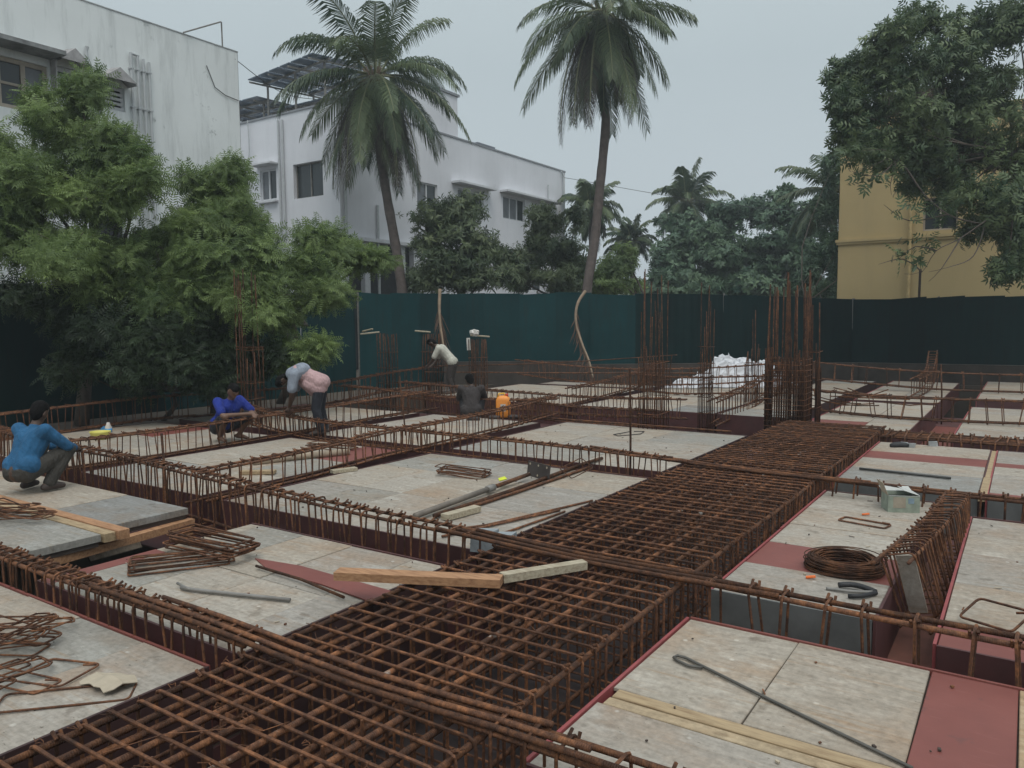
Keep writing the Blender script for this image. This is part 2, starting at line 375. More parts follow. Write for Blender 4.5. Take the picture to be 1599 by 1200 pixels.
bay(-13.9, -10.45, 8.9, 12.1, None, None, red=[(0,2)])
bay(-8.3, -5.2, 15.0, 21.4, None, None)
bay(-12.6, -8.7, 14.9, 19.3, None, None)
bay(-12.2, -8.7, 19.6, 20.6, None, None)

dk = MB()
for b_ in BAYS:
    z = b_['z']; dk.box((b_['x0']+0.02, b_['y0']+0.02, z-0.11), (b_['x1']-0.02, b_['y1']-0.02, z-0.024))
deck = tag(link('formwork_deck', dk.mesh('formwork_deck', DARKW)), 'weathered plywood formwork deck split by beam trenches', None, None, 'structure')
def spanel(name, x0, x1, y0, y1, z, t, m, warp=0.0015):
    """sheet lying flat, its own origin and length along its longer side"""
    c = Vector(((x0+x1)/2, (y0+y1)/2, z)); lx, ly = x1-x0, y1-y0; mb = MB()
    dz = [RND.uniform(-warp, warp) for _ in range(4)]; ch = 0.004
    P = lambda sx, sy, zz, i=0.0: (sx*(lx/2-i), sy*(ly/2-i), zz)
    S = ((-1,-1),(1,-1),(1,1),(-1,1))
    vs = [P(*s_, -t) for s_ in S] + [P(*s_, dz[k]-ch) for k, s_ in enumerate(S)] + [P(*s_, dz[k], ch) for k, s_ in enumerate(S)]
    fs = [(3,2,1,0),(8,9,10,11)] + [(k,(k+1)%4,4+(k+1)%4,4+k) for k in range(4)] + [(4+k,4+(k+1)%4,8+(k+1)%4,8+k) for k in range(4)]
    mb.add(vs, fs)
    o = link(name, mb.mesh(name, m), deck, c); o.rotation_euler.z = R(RND.uniform(-0.25, 0.25)); return o
for b_ in BAYS:
    for i in range(len(b_['xc'])-1):
        for j in range(len(b_['yc'])-1):
            k = (i, j)
            if b_['x0'] == -1.72 and ((j == 1 and i in (0, 1)) or (j == 0 and i == 1)): continue          # packed with timber battens / one wide sheet
            m = REDPLY if k in b_['red'] else PLYT if k in b_['tan'] else PLYG if k in b_['grey'] else (PLYG if b_['x0'] < -3.6 and RND.random() < 0.1 else PLY)
            o = spanel('panel', b_['xc'][i]+0.004, (b_['xc'][2] if b_['x0'] == -1.72 and k == (0, 0) else b_['xc'][i+1])-0.004, b_['yc'][j]+0.004, b_['yc'][j+1]-0.004, b_['z']+RND.uniform(-0.003, 0.003), 0.02 if b_['z'] == 0 else 0.065, m)
            if m is REDPLY: o['label'] = 'red film-faced plywood panel'
# battens that fill joints of the deck
def batten(x0, x1, y0, y1, z, t, m): 
    o = spanel('batten', x0, x1, y0, y1, z, t, m, 0.002); return o
batten(-1.69, -0.40, 3.312, 3.388, -0.003, 0.05, PLYT); batten(-1.68, -0.37, 3.397, 3.476, 0.002, 0.05, TIMY); batten(-0.392, 0.03, 3.29, 3.39, 0.006, 0.05, TIMP)
batten(-0.37, -0.29, 9.40, 10.6, 0.003, 0.05, TIMY); batten(-0.365, -0.29, 10.62, 12.8, 0.0, 0.05, TIMY)
batten(-10.2, -6.70, 3.515, 3.615, 0.052, 0.08, TIMY); batten(-10.0, -6.66, 3.625, 3.725, 0.062, 0.08, TIMO)
# side boards and soffits of the trenches
def sideboard(axis, c, a, b2, top, m, t=0.018, h=0.43, face=1):
    """vertical board along axis at position c"""
    L = abs(b2-a); n_ = max(1, round(L/2.44))
    for i in range(n_):
        u0 = a+(b2-a)*i/n_+0.003; u1 = a+(b2-a)*(i+1)/n_-0.003
        mb = MB(); zt = top + RND.uniform(-0.002, 0.006)
        zb = -0.88 if axis == 'y' and -3.75 < c < -1.68 else -0.45
        if axis == 'x': mb.box((u0, c-t/2, -0.45), (u1, c+t/2, zt))
        else: mb.box((c-t/2, u0, zb), (c+t/2, u1, zt))
        part('side_board', mb, m, deck)
for b_ in BAYS:
    if b_['z'] > 0: continue
    x0, x1, y0, y1 = b_['x0'], b_['x1'], b_['y0'], b_['y1']
    m = MAROON
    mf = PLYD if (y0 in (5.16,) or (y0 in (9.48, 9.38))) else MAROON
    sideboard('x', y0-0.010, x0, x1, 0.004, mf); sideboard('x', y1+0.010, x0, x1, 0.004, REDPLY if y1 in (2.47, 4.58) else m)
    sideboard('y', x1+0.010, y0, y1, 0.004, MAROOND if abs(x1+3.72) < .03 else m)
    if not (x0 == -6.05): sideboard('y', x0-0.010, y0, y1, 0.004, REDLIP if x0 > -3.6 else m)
def soffit(x0, x1, y0, y1, m=MAROON, z=-0.452):
    mb_n = max(1, round(max(x1-x0, y1-y0)/2.44)); ax = (x1-x0) > (y1-y0)
    for i in range(mb_n):
        if ax: a, b2 = x0+(x1-x0)*i/mb_n, x0+(x1-x0)*(i+1)/mb_n; mb = MB().box((a+.003, y0, z-.018), (b2-.003, y1, z))
        else: a, b2 = y0+(y1-y0)*i/mb_n, y0+(y1-y0)*(i+1)/mb_n; mb = MB().box((x0, a+.003, z-.018), (x1, b2-.003, z))
        part('soffit_board', mb, m, deck)
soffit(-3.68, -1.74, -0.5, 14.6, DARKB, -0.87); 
soffit(-14.2, -3.72, 2.44, 2.70); soffit(-1.70, 1.3, 2.40, 2.64); soffit(-14.2, -6.0, 4.48, 5.04); soffit(-6.0, -3.72, 4.54, 5.04); soffit(-1.70, 1.3, 4.56, 5.18)
soffit(-14.2, -3.72, 8.38, 8.94); soffit(-1.72, 1.3, 8.36, 9.50); soffit(-1.72, 1.3, 12.84, 14.02)
soffit(-14.2, -3.72, 12.08, 15.02); soffit(-0.76, -0.36, 5.20, 8.34, BROWNB); soffit(-7.52, -7.08, 5.06, 8.36); soffit(-7.52, -7.08, 8.96, 12.06)
soffit(-10.47, -10.03, 5.06, 8.36); soffit(-10.47, -10.03, 8.96, 12.06); soffit(-1.62, -0.9, 14.04, 18.88, REDPLY); soffit(-1.62, 1.3, 18.9, 20.6)
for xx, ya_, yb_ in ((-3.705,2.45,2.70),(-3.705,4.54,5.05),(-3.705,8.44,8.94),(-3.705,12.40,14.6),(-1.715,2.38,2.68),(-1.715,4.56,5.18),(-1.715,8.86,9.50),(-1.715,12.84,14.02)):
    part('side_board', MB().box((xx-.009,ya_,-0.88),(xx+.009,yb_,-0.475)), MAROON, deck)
# loose frame carrying the unfinished edge of the left bay over the open trench
fr = thing('timber_trestle', 'orange timber trestle under the loose grey panels beside the open trench', 'trestle', (-6.75, 3.6, -0.5))
part('rail', MB().beam(deck_pt(58,883,-.10), deck_pt(299,815,-.10), 0.10, 0.07), TIMO, fr)
part('post', MB().beam(deck_pt(289,820,-.10)+Vector((0,0,-.70)), deck_pt(289,820,-.10)+Vector((0,0,-.036)), 0.09, 0.11), TIMO, fr)
part('post', MB().beam(deck_pt(70,899,-.10)+Vector((0,0,-.70)), deck_pt(70,899,-.10)+Vector((0,0,-.036)), 0.09, 0.11), TIMO, fr)
solo('plywood_offcut', MB().beam(deck_pt(138,867,-.22), deck_pt(218,846,-.20), 0.13, 0.02, up=Vector((0.8,0,0.6))), PLY, 'pale plywood offcut wedged under the orange timber rail in the open trench', 'plywood')

# ------------------------------------------------------------------ rebar cages
def stirrup_mesh(w_, h_, r, hook=0.07, legs=0, n=5):
    """closed link in the local YZ plane, top at z=0"""
    c = min(0.035, w_*0.3); P = []
    for (y, z, a0) in ((w_/2-c, -c, 90), (-w_/2+c, -c, 180), (-w_/2+c, -h_+c, 270), (w_/2-c, -h_+c, 0)):
        pass
    corners = [(w_/2, 0), (-w_/2, 0), (-w_/2, -h_), (w_/2, -h_)]
    pts = []
    for i, (y, z) in enumerate(corners):
        py, pz = corners[i-1]; ny, nz = corners[(i+1) % 4]
        a = Vector((0, py-y, pz-z)).normalized()*c; b2 = Vector((0, ny-y, nz-z)).normalized()*c
        p = Vector((0, y, z)); pts += [p+a, p+(a+b2)*0.29, p+b2]
    mb = MB(); mb.tube(pts, r, n, closed=True)
    if hook:
        p = Vector((r*2, w_/2, 0)); d = Vector((0, -0.55, -0.8))
        mb.tube([p+Vector((0,0.004,0.006)), p+d*hook], r, n)
        p2 = Vector((-r*2, w_/2, 0)); mb.tube([p2+Vector((0,0.0,0.012)), p2+Vector((0,-0.9,-0.25))*hook], r, n)
    for k in range(legs):
        y = -w_/2 + w_*(k+1)/(legs+1)
        mb.tube([(r*1.5, y, 0.0), (r*1.5, y, -h_)], r*0.9, 4)
    return mb.mesh('stirrup', RUST)
def resample(path, step):
    P = [Vector(p) for p in path]; out_ = []
    n_ = len(P)
    for i in range(n_-1):
        p0 = P[max(i-1,0)]; p1 = P[i]; p2 = P[i+1]; p3 = P[min(i+2,n_-1)]
        k = max(1, int((p2-p1).length/step))
        for j in range(k):
            t = j/k
            out_.append(0.5*((2*p1)+(p2-p0)*t+(2*p0-5*p1+4*p2-p3)*t*t+(-p0+3*p1-3*p2+p3)*t*t*t))
    out_.append(P[-1]); return out_
def heading(pts, i):
    d = pts[min(i+1, len(pts)-1)] - pts[max(i-1, 0)]; d.normalize(); return d
def cage(label, path, w_, h_, sp, rb=0.011, rs=0.006, ntop=2, nbot=2, mid=0, seed=1, tilt=4, ext=0.25, nn=6, mids=(), name='beam_cage', legs=0, barmat=None, sag=0.006, roll=(0,0)):
    q = random.Random(seed); pts = resample(path, 0.3)
    ax = 'X' if abs(path[-1][0]-path[0][0]) > abs(path[-1][1]-path[0][1]) else 'Y'
    bm_ = barmat or (RUSTX if ax == 'X' else RUSTY)
    far = min(1.0, max(0.0, (Vector(path[len(path)//2]).length-3)/7)); rb *= 1.12+.22*far; rs *= 1.12+.26*far
    root = thing(name, label, 'rebar cage', Vector(path[0]) - Vector((0,0,h_)), 'reinforcement cages along the beam trenches')
    lat = []
    for i in range(len(pts)):
        d = heading(pts, i); s_ = Vector((-d.y, d.x, 0)).normalized(); lat.append(s_)
    def bar(off, dz, r, e0=0.0, e1=0.0, m=None):
        ph = q.uniform(0, 6); L = []
        for i, p in enumerate(pts):
            rl = R(roll[0]+(roll[1]-roll[0])*i/max(1,len(pts)-1))
            L.append(p + lat[i]*(-dz*math.sin(rl)) + lat[i]*(off + sag*math.sin(i*0.9+ph)) + Vector((0,0,dz + sag*0.7*math.sin(i*0.7+ph*2))))
        d0 = heading(pts, 0); d1 = heading(pts, len(pts)-1)
        if e0 > 0: L.insert(0, L[0]-d0*e0)
        if e1 > 0: L.append(L[-1]+d1*e1)
        part('rebar', MB().tube(L, r, nn), m or bm_, root, True)
    for k in range(ntop):
        o = -w_/2+w_*k/(ntop-1) if ntop > 1 else 0
        o *= (1 - 2*(rb+rs)/w_)
        bar(o, -rb-rs, rb, q.uniform(0, ext), q.uniform(0, ext))
    for k in range(nbot):
        o = (-w_/2+w_*k/(nbot-1) if nbot > 1 else 0)*(1 - 2*(rb+rs)/w_)
        bar(o, -h_+rb+rs, rb, q.uniform(0, ext), q.uniform(0, ext))
    for dz in mids:
        for o in (-w_/2+rs+rb, w_/2-rs-rb): bar(o, dz, rb*0.8)
    me = stirrup_mesh(w_, h_, rs, min(0.06, w_*0.32), legs)
    # walk along
    acc = 0.0; nxt = sp*0.5
    for i in range(len(pts)-1):
        a, b2 = pts[i], pts[i+1]; L = (b2-a).length
        while nxt <= acc+L:
            t = (nxt-acc)/L; p = a.lerp(b2, t); d = (b2-a).normalized()
            o = link('stirrup', me, root, p - root.location + Vector((0,0,q.uniform(-0.004,0.006))))
            ty = R(q.gauss(0, tilt))
            fl = q.random() < 0.35; rl = R(roll[0]+(roll[1]-roll[0])*(i+t)/max(1,len(pts)-1))
            o.rotation_euler = ((-rl if fl else rl)+R(q.gauss(0, 0.8)), ty, math.atan2(d.y, d.x)+R(q.gauss(0, tilt*0.4)) + (math.pi if fl else 0))
            nxt += sp*q.uniform(0.72, 1.28)
        acc += L
    return root

# the wide beam mat
def main_mat():
    q = random.Random(3); x0, x1, ya, yb, zt, hb = -3.385, -1.845, 0.85, 13.5, 0.16, 0.98
    root = thing('beam_cage', 'broad rusty rebar mat of the wide beam running towards the tall column bars', 'rebar cage', (-2.6, ya, zt-hb), 'reinforcement cages along the beam trenches')
    W_ = x1-x0; xs = [x0+0.02]+[x0+W_*k/8+q.uniform(-0.03,0.03) for k in range(1, 8)]+[x1-0.02]
    ny = 30
    def bar(x, z, r, m, seg=ny):
        ph = q.uniform(0, 6)
        P = [(x+0.006*math.sin(i*0.8+ph), ya-0.3+(yb-ya+0.5)*i/seg, z+0.004*math.sin(i*0.6+ph*2)) for i in range(seg+1)]
        part('rebar', MB().tube(P, r, 7), m, root, True)
    rs, rb = 0.0088, 0.0172
    for k, x in enumerate(xs): bar(x, zt-rs-rb, rb, RUSTP if k in (4, 5) else RUSTY)
    for k in (1, 5): bar(xs[k]+q.uniform(-.03,.03), zt-0.075, rb, RUSTY)
    for k, x in enumerate(xs):
        if k in (0, 4, 8): bar(x, zt-hb+rs+rb, rb, RUSTY)
    for x in (x0+0.02, x1-0.02): bar(x, zt-0.32, 0.010, RUSTY); bar(x, zt-0.62, 0.010, RUSTY)
    me = stirrup_mesh(W_, hb, rs, 0.045, 2, 6)
    y = ya
    while y < yb:
        o = link('stirrup', me, root, Vector(((x0+x1)/2+q.uniform(-.012,.012), y, zt+q.uniform(-.002,.004))) - root.location)
        o.rotation_euler = (0, R(q.gauss(0, 1.0)), math.pi/2+R(q.gauss(0, 0.8))+(math.pi if q.random() < 0.4 else 0))
        y += (0.112 if y < 2.7 else 0.146)*q.uniform(0.86, 1.14)
    # wire ties at the crossings
    tw = MB(); y = ya
    for x in xs:
        y = ya
        while y < 8:
            if q.random() < 0.55:
                rr = 0.022; a0 = q.uniform(0, 6)
                P = [(x+math.cos(a0+a)*rr*1.1, y+math.sin(a0+a)*rr*0.7, zt-rs+0.010+0.008*math.sin(a*2)) for a in (0, 1, 2, 3, 4, 5)]
                P.append((x+q.uniform(-.05,.05), y+q.uniform(-.05,.05), zt+q.uniform(0.005,.03)))
                tw.tube(P, 0.0022, 3)
            y += 0.150
    o = part('tie_wire', tw, RUST, root); o['kind'] = 'stuff'
main_mat()

cage('narrow rusty cage in the nearest cross trench, left of the wide beam', [(-8.6,2.575,.22),(-6.8,2.575,.205),(-5.0,2.575,.20),(-3.45,2.58,.20)], 0.17, 0.50, 0.135, 0.0135, 0.007, ntop=3, seed=4)
cage('short rusty cage at the bottom edge of the photo, right of the wide beam', [(-1.9,2.585,.20),(-0.9,2.60,.195),(0.9,2.60,.20)], 0.17, 0.5, 0.19, 0.0135, 0.0075, seed=5)
cage('long raised cage from the man in light blue to the grey concrete block', [(-12.6,5.0,.44),(-10.6,4.86,.40),(-8,4.84,.36),(-6.2,4.80,.30),(-4.9,4.80,.26),(-3.5,4.80,.235)], 0.20, 0.58, 0.135, 0.013, 0.0068, seed=6, tilt=5)
cage('rusty cage in the second cross trench on the right, in front of the wire coil', [(-1.75,4.80,.215),(-0.8,4.77,.215),(0.9,4.76,.21)], 0.17, 0.55, 0.235, 0.0155, 0.008, seed=7)
cage('raised cage crossing from the bending man in pink to the single upright bar', [(-14.0,9.75,.47),(-12.3,9.15,.42),(-11,8.75,.36),(-9.6,8.62,.31),(-8.6,8.62,.30),(-6,8.60,.30),(-3.5,8.58,.27)], 0.17, 0.34, 0.14, 0.0115, 0.006, seed=8)
cage('rusty cage in the third cross trench on the right, behind the open carton', [(-1.75,8.72,.19),(-0.7,8.70,.18),(0.9,8.70,.18)], 0.17, 0.50, 0.20, 0.0145, 0.0075, seed=9)
cage('wide flat cage in the fourth cross trench on the right, behind the small stones', [(-3.0,13.38,.12),(-1.8,13.38,.09),(-0.6,13.38,.09),(1.0,13.38,.09)], 0.72, 0.48, 0.15, 0.014, 0.009, ntop=5, nbot=4, seed=10, tilt=7)
cage('sagging raised cage running back past the orange can, right of the squatting men', [(-7.32,4.95,.34),(-7.33,6.3,.35),(-7.36,7.8,.40),(-7.36,9.2,.40),(-7.42,10.8,.42),(-7.5,12.5,.47)], 0.19, 0.37, 0.16, 0.0115, 0.006, seed=11)
cage('raised cage running back in front of the squatting man in royal blue', [(-10.22,4.95,.42),(-10.24,6.5,.40),(-10.26,8.2,.41),(-10.3,10.2,.44),(-10.3,12.3,.47)], 0.19, 0.40, 0.17, 0.0105, 0.0055, seed=12)
cage('leaning short cage of close stirrups in the trench beside the wire coil', [(-0.70,5.75,.27),(-0.63,6.5,.26),(-0.55,7.3,.26),(-0.50,8.25,.25)], 0.22, 0.50, 0.108, 0.011, 0.0060, seed=13, tilt=7, roll=(-18,-2))
cage('dark cage along the left edge of the deck below the trees', [(-14.15,3.6,.40),(-14.1,6.0,.45),(-14.1,8.0,.50),(-14.05,9.3,.48)], 0.22, 0.48, 0.21, 0.012, 0.006, seed=14)
cage('raised cage along the back left edge, behind the bending man in pink', [(-14.0,9.5,.48),(-13.4,11.0,.50),(-13.3,12.5,.53),(-13.35,14.2,.63),(-13.3,16.2,.70)], 0.22, 0.50, 0.22, 0.012, 0.006, seed=15)
cage('raised cage spanning the back trench left of the cluster of thin column bars', [(-12.9,14.3,.42),(-11.2,14.1,.40),(-9.4,14.0,.36),(-7.4,14.1,.33),(-5.6,14.3,.36)], 0.22, 0.42, 0.16, 0.0115, 0.0065, seed=16)
cage('cage behind the dark squatting man in the row towards the fence', [(-13.1,12.5,.46),(-11.6,12.45,.42),(-9.9,12.4,.36),(-8.4,12.5,.37),(-7.6,12.6,.42)], 0.2, 0.40, 0.15, 0.0115, 0.006, seed=17)
cage('far raised cage running back to the fence left of the white tarpaulin', [(-8.5,15.0,.40),(-8.55,17.0,.44),(-8.6,19.0,.55),(-8.9,21.0,.70)], 0.22, 0.42, 0.19, 0.012, 0.0065, seed=18)
cage('far raised cage in front of the white tarpaulin', [(-8.6,18.6,.50),(-7.2,18.2,.48),(-5.9,18.1,.55),(-4.3,18.2,.62)], 0.22, 0.45, 0.2, 0.012, 0.0065, seed=19)
cage('far raised cage running back from the tall column bars to the white tarpaulin', [(-4.95,14.4,.36),(-4.95,16.5,.48),(-4.95,18.6,.68),(-4.95,20.5,.74)], 0.24, 0.50, 0.18, 0.012, 0.0065, seed=20)
cage('far raised cage right of the tall column bars under a tangle of bars', [(-3.6,16.15,.50),(-2.4,15.95,.45),(-1.2,15.9,.45),(0.2,15.9,.47),(1.2,15.9,.47)], 0.24, 0.44, 0.26, 0.013, 0.0065, seed=21, tilt=5)
cage('last far cage along the deck edge in front of the right fence', [(-5.0,22.0,.75),(-3.4,22.1,.62),(-1.5,22.3,.52),(1.2,22.6,.52)], 0.26, 0.48, 0.42, 0.014, 0.007, seed=22)
cage('far sagging cage along the deck edge in front of the darker back fence', [(-12.6,19.4,.74),(-10.9,19.5,.60),(-9.2,19.7,.55),(-7.2,19.9,.62),(-5.1,20.2,.80)], 0.24, 0.48, 0.24, 0.012, 0.0065, seed=23)
cage('slanting cage rising to the fence right of the tall column bars', [(-2.2,20.8,.45),(-2.1,22.6,.55),(-2.2,24.6,.95)], 0.24, 0.46, 0.28, 0.012, 0.0065, seed=24)
cage('cage along the front of the back trench beside the orange can', [(-8.3,12.75,.33),(-7.0,12.75,.28),(-5.7,12.75,.30)], 0.2, 0.34, 0.15, 0.0115, 0.006, seed=25)

# lap bars lying across the wide beam
def loose_bar(label, P, r, m, name='steel_bar', n=7, group=None):
    return solo(name, MB().tube(resample(P, 0.35), r, n), m, label, 'rebar', group, True)
for k, (lab, y) in enumerate((('front bar of the ribbed bundle across the near end of the wide rebar mat', 2.485), ('middle bar of the ribbed bundle across the near end of the wide rebar mat', 2.545), ('rear bar of the ribbed bundle across the near end of the wide rebar mat', 2.62))):
    loose_bar(lab, [(-5.0+0.3*k, y+0.03, 0.205), (-3.8, y+0.02, 0.212), (-2.6, y+0.005*k, 0.19), (-1.8, y+0.03, 0.205), (-1.15-0.22*k, y+0.035, 0.212)], 0.0150, RUSTX)
for k, (lab, y) in enumerate((('front bar of the bundle across the rebar mat beside the concrete block', 4.70), ('middle bar of the bundle across the rebar mat beside the concrete block', 4.77), ('rear bar of the bundle across the rebar mat beside the concrete block', 4.84))):
    loose_bar(lab, [(-3.9+0.15*k, y+0.01, 0.235), (-2.6, y, 0.195), (-1.2-0.2*k, y-0.01, 0.215)], 0.0175, RUSTX)
for k, (lab, y) in enumerate((('nearer bar of the pair crossing the rebar mat behind the bundle', 8.55), ('farther bar of the pair crossing the rebar mat behind the bundle', 8.64))):
    loose_bar(lab, [(-4.9+0.3*k, y, 0.29), (-2.6, y, 0.20), (-1.0-0.3*k, y, 0.195)], 0.016, RUSTX)

# ------------------------------------------------------------------ column starter bars
def column(label, cx, cy, wx, wy, nbars, ztop, spread, r, seed, zb=-0.45, ties=(), jitter=0.3, short=0.55):
    q = random.Random(seed)
    root = thing('column_cage', label, 'column rebar', (cx, cy, zb), 'vertical column bars')
    per = []
    for i in range(nbars):
        t = i/nbars*2*(wx+wy)
        if t < wx: p = (-wx/2+t, -wy/2)
        elif t < wx+wy: p = (wx/2, -wy/2+t-wx)
        elif t < 2*wx+wy: p = (wx/2-(t-wx-wy), wy/2)
        else: p = (-wx/2, wy/2-(t-2*wx-wy))
        per.append(p)
    for p in per:
        zt = (ztop - abs(q.gauss(0, 1))*spread) if q.random() > short else q.uniform(1.0, 1.45)*min(1, ztop/2.2); lean = (q.gauss(0, 0.015)*jitter*3, q.gauss(0, 0.015)*jitter*3)
        P = [(cx+p[0], cy+p[1], zb), (cx+p[0]+lean[0]*0.4, cy+p[1]+lean[1]*0.4, 0.9), (cx+p[0]+lean[0]*2, cy+p[1]+lean[1]*2, max(1.0, zt))]
        part('rebar', MB().tube(P, r, 6), RUSTZ, root, True)
    me = None
    for z in ties:
        mb = MB(); dx, dy = wx/2+r*1.4, wy/2+r*1.4; zz = lambda: z+q.uniform(-.012,.012)
        mb.tube([(cx-dx,cy-dy,zz()),(cx+dx,cy-dy,zz()),(cx+dx,cy+dy,zz()),(cx-dx,cy+dy,zz())], 0.006, 5, closed=True)
        part('tie', mb, RUST, root)
    return root
column('tallest dense cluster of column bars at the far end of the wide rebar mat', -3.50, 14.0, 0.66, 0.46, 54, 2.75, 0.42, 0.0135, 1, ties=[0.1*i for i in range(0, 13)])
column('slim outer column bars standing just right of the dense tall cluster', -3.22, 14.55, 0.24, 0.34, 14, 2.45, 0.3, 0.013, 2, ties=(0.3, 0.8, 1.3))
column('tall cluster of thin column bars beside the red trench side', -5.45, 12.62, 0.34, 0.50, 20, 2.8, 0.5, 0.0088, 3, ties=(0.25, 0.55, 0.85, 1.15))
column('narrow column bars between the two tall clusters, before the white tarpaulin', -4.85, 13.6, 0.14, 0.40, 13, 2.6, 0.45, 0.0095, 4, ties=(0.2, 0.5, 0.8, 1.1, 1.4))
column('dark column bars below the trees behind the squatting man in royal blue', -12.0, 9.15, 0.36, 0.30, 14, 2.9, 0.2, 0.011, 5, ties=(0.2, 0.5, 0.8, 1.4, 1.45), short=.3)
column('left of two thin column clusters with sticks on top near the fence', -13.9, 14.9, 0.42, 0.30, 14, 1.60, 0.05, 0.0115, 6, ties=(0.3, 0.7, 1.1), short=0)
column('right of two thin column clusters with sticks on top near the fence', -13.0, 15.6, 0.40, 0.30, 14, 1.60, 0.05, 0.0115, 7, ties=(0.3, 0.7, 1.1), short=0)
column('low column bars with a white rag on top near the fence', -11.85, 16.1, 0.36, 0.30, 14, 1.45, 0.04, 0.012, 8, ties=(0.2, 0.45, 0.7, 0.95), short=0)
column('thin bars standing before the white tarpaulin nearest the fence', -5.2, 17.6, 0.2, 0.3, 8, 2.2, 0.5, 0.012, 9, ties=(0.4, 0.9))
for lab, p0, p1 in (('single upright bar standing in the cage left of the wide rebar mat', (-4.02,8.6,-0.4), (-4.03,8.6,1.30)), ('single leaning bar standing in the cage behind the bending man', (-8.55,9.6,-0.35), (-8.72,9.62,0.98)),
                    ('single upright bar standing left in the long raised cage near the man in royal blue', (-7.95,4.92,-0.4), (-8.1,4.95,0.66)), ('upright bar in the far cage near the right edge of the deck', (-1.25,15.95,-0.05),(-1.29,15.95,1.05))):
    loose_bar(lab, [p0, ((p0[0]+p1[0])/2+.01, p0[1], (p0[2]+p1[2])/2), p1], 0.014, RUSTZ, 'upright_bar')

#__MORE__
# ------------------------------------------------------------------ site fence of teal sheets
def fence(name, label, path, z0, seed, wsheet=1.05, dark=()):
    q = random.Random(seed); root = thing(name, label, 'fence', (path[0][0], path[0][1], z0))
    for si, ((ax, ay, az), (bx, by, bz)) in enumerate(zip(path[:-1], path[1:])):
        A, B = Vector((ax, ay, 0)), Vector((bx, by, 0)); L = (B-A).length; n_ = max(1, round(L/wsheet))
        d = (B-A)/L; nrm = Vector((-d.y, d.x, 0))
        for i in range(n_):
            t0, t1 = i/n_, (i+1)/n_; mb = MB(); k = 16; base = q.uniform(-0.008, 0.008)
            zt0 = az+(bz-az)*t0+q.uniform(-.05,.04); zt1 = az+(bz-az)*t1+q.uniform(-.05,.04)
            vs = []; tilt = q.uniform(-.02, .02)
            for s_ in (0.0, 0.0022):
                for j in range(k+1):
                    u = j/k; p = A+d*L*(t0+(t1-t0)*(u*1.03-0.015))
                    prof = 0.0025 if (j % 4) in (1, 2) else -0.001
                    p = p + nrm*(prof+base+s_+(0.012 if i % 2 else 0))
                    for z in (z0, (z0+zt0)/2, zt0+(zt1-zt0)*u):
                        vs.append((p.x+nrm.x*tilt*z, p.y+nrm.y*tilt*z, z))
            fs = []; m_ = (k+1)*3
            for j in range(k):
                for h in range(2):
                    a = j*3+h; fs.append((a, a+3, a+4, a+1)); fs.append((m_+a, m_+a+1, m_+a+4, m_+a+3))
                fs.append((j*3+2, j*3+5, m_+j*3+5, m_+j*3+2))
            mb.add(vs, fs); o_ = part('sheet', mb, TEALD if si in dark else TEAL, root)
            if si in dark and name == 'site_fence' and seed == 2: o_['label'] = 'darker teal fence sheet'
        npost = max(1, round(L/2.6))
        for i in range(npost+1):
            p = A+(B-A)*(i/npost)+nrm*0.07
            part('post', MB().tube([(p.x,p.y,z0),(p.x,p.y,az+(bz-az)*i/npost+0.03)], 0.03, 8), STEELG, root)
    return root
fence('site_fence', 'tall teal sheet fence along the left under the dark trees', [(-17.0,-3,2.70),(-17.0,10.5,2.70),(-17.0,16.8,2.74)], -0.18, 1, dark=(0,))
fence('site_fence', 'tall teal sheet fence across the back of the site behind the workers', [(-16.9,16.9,2.76),(-15.9,20.0,2.80),(-12.0,22.6,2.80),(-10.8,23.4,2.72),(-8.4,25.2,2.72),(-4.8,27.4,2.52),(2.5,28.0,2.55)], -0.18, 2, dark=(3,4,5))  # last three stretches use the darker teal
rw = MB().beam((-15.9,19.7,0.12),(-12.1,22.3,0.12),0.2,0.9).beam((-12.1,22.35,0.05),(-8.6,24.8,0.05),0.2,0.8).beam((-8.6,24.85,0.0),(-4.6,27.1,0.0),0.2,0.9).beam((-4.6,27.15,0.0),(2.5,27.7,0.0),0.2,0.9)
solo('retaining_wall', rw, simple('muddy_brown_wall', (0.055,0.045,0.038), 0.95, 0.3, 2), 'low muddy brown wall at the foot of the back fence', 'wall')

# ------------------------------------------------------------------ buildings
def wall_grid(P0, U, W_, z0, z1, holes, mb, depth, N, mi=0, mi_in=0):
    """vertical wall from P0 along unit U; holes = (u0,u1,za,zb); reveal goes along -N"""
    us = sorted({0.0, W_, *[h[0] for h in holes], *[h[1] for h in holes]}); zs = sorted({z0, z1, *[h[2] for h in holes], *[h[3] for h in holes]})
    P = lambda u, z, d=0.0: Vector((P0[0]+U[0]*u-N[0]*d, P0[1]+U[1]*u-N[1]*d, z))
    for i in range(len(us)-1):
        for j in range(len(zs)-1):
            uc, zc = (us[i]+us[i+1])/2, (zs[j]+zs[j+1])/2
            if any(h[0] < uc < h[1] and h[2] < zc < h[3] for h in holes): continue
            mb.add([P(us[i],zs[j]),P(us[i+1],zs[j]),P(us[i+1],zs[j+1]),P(us[i],zs[j+1])], [(0,1,2,3)], mi)
    for (a, b2, c, d) in holes:
        for q0, q1 in (((a,c),(b2,c)),((b2,c),(b2,d)),((b2,d),(a,d)),((a,d),(a,c))):
            mb.add([P(*q0),P(*q1),P(*q1,depth),P(*q0,depth)], [(0,1,2,3)], mi)
        mb.add([P(a,c,depth),P(b2,c,depth),P(b2,d,depth),P(a,d,depth)], [(0,1,2,3)], mi_in)
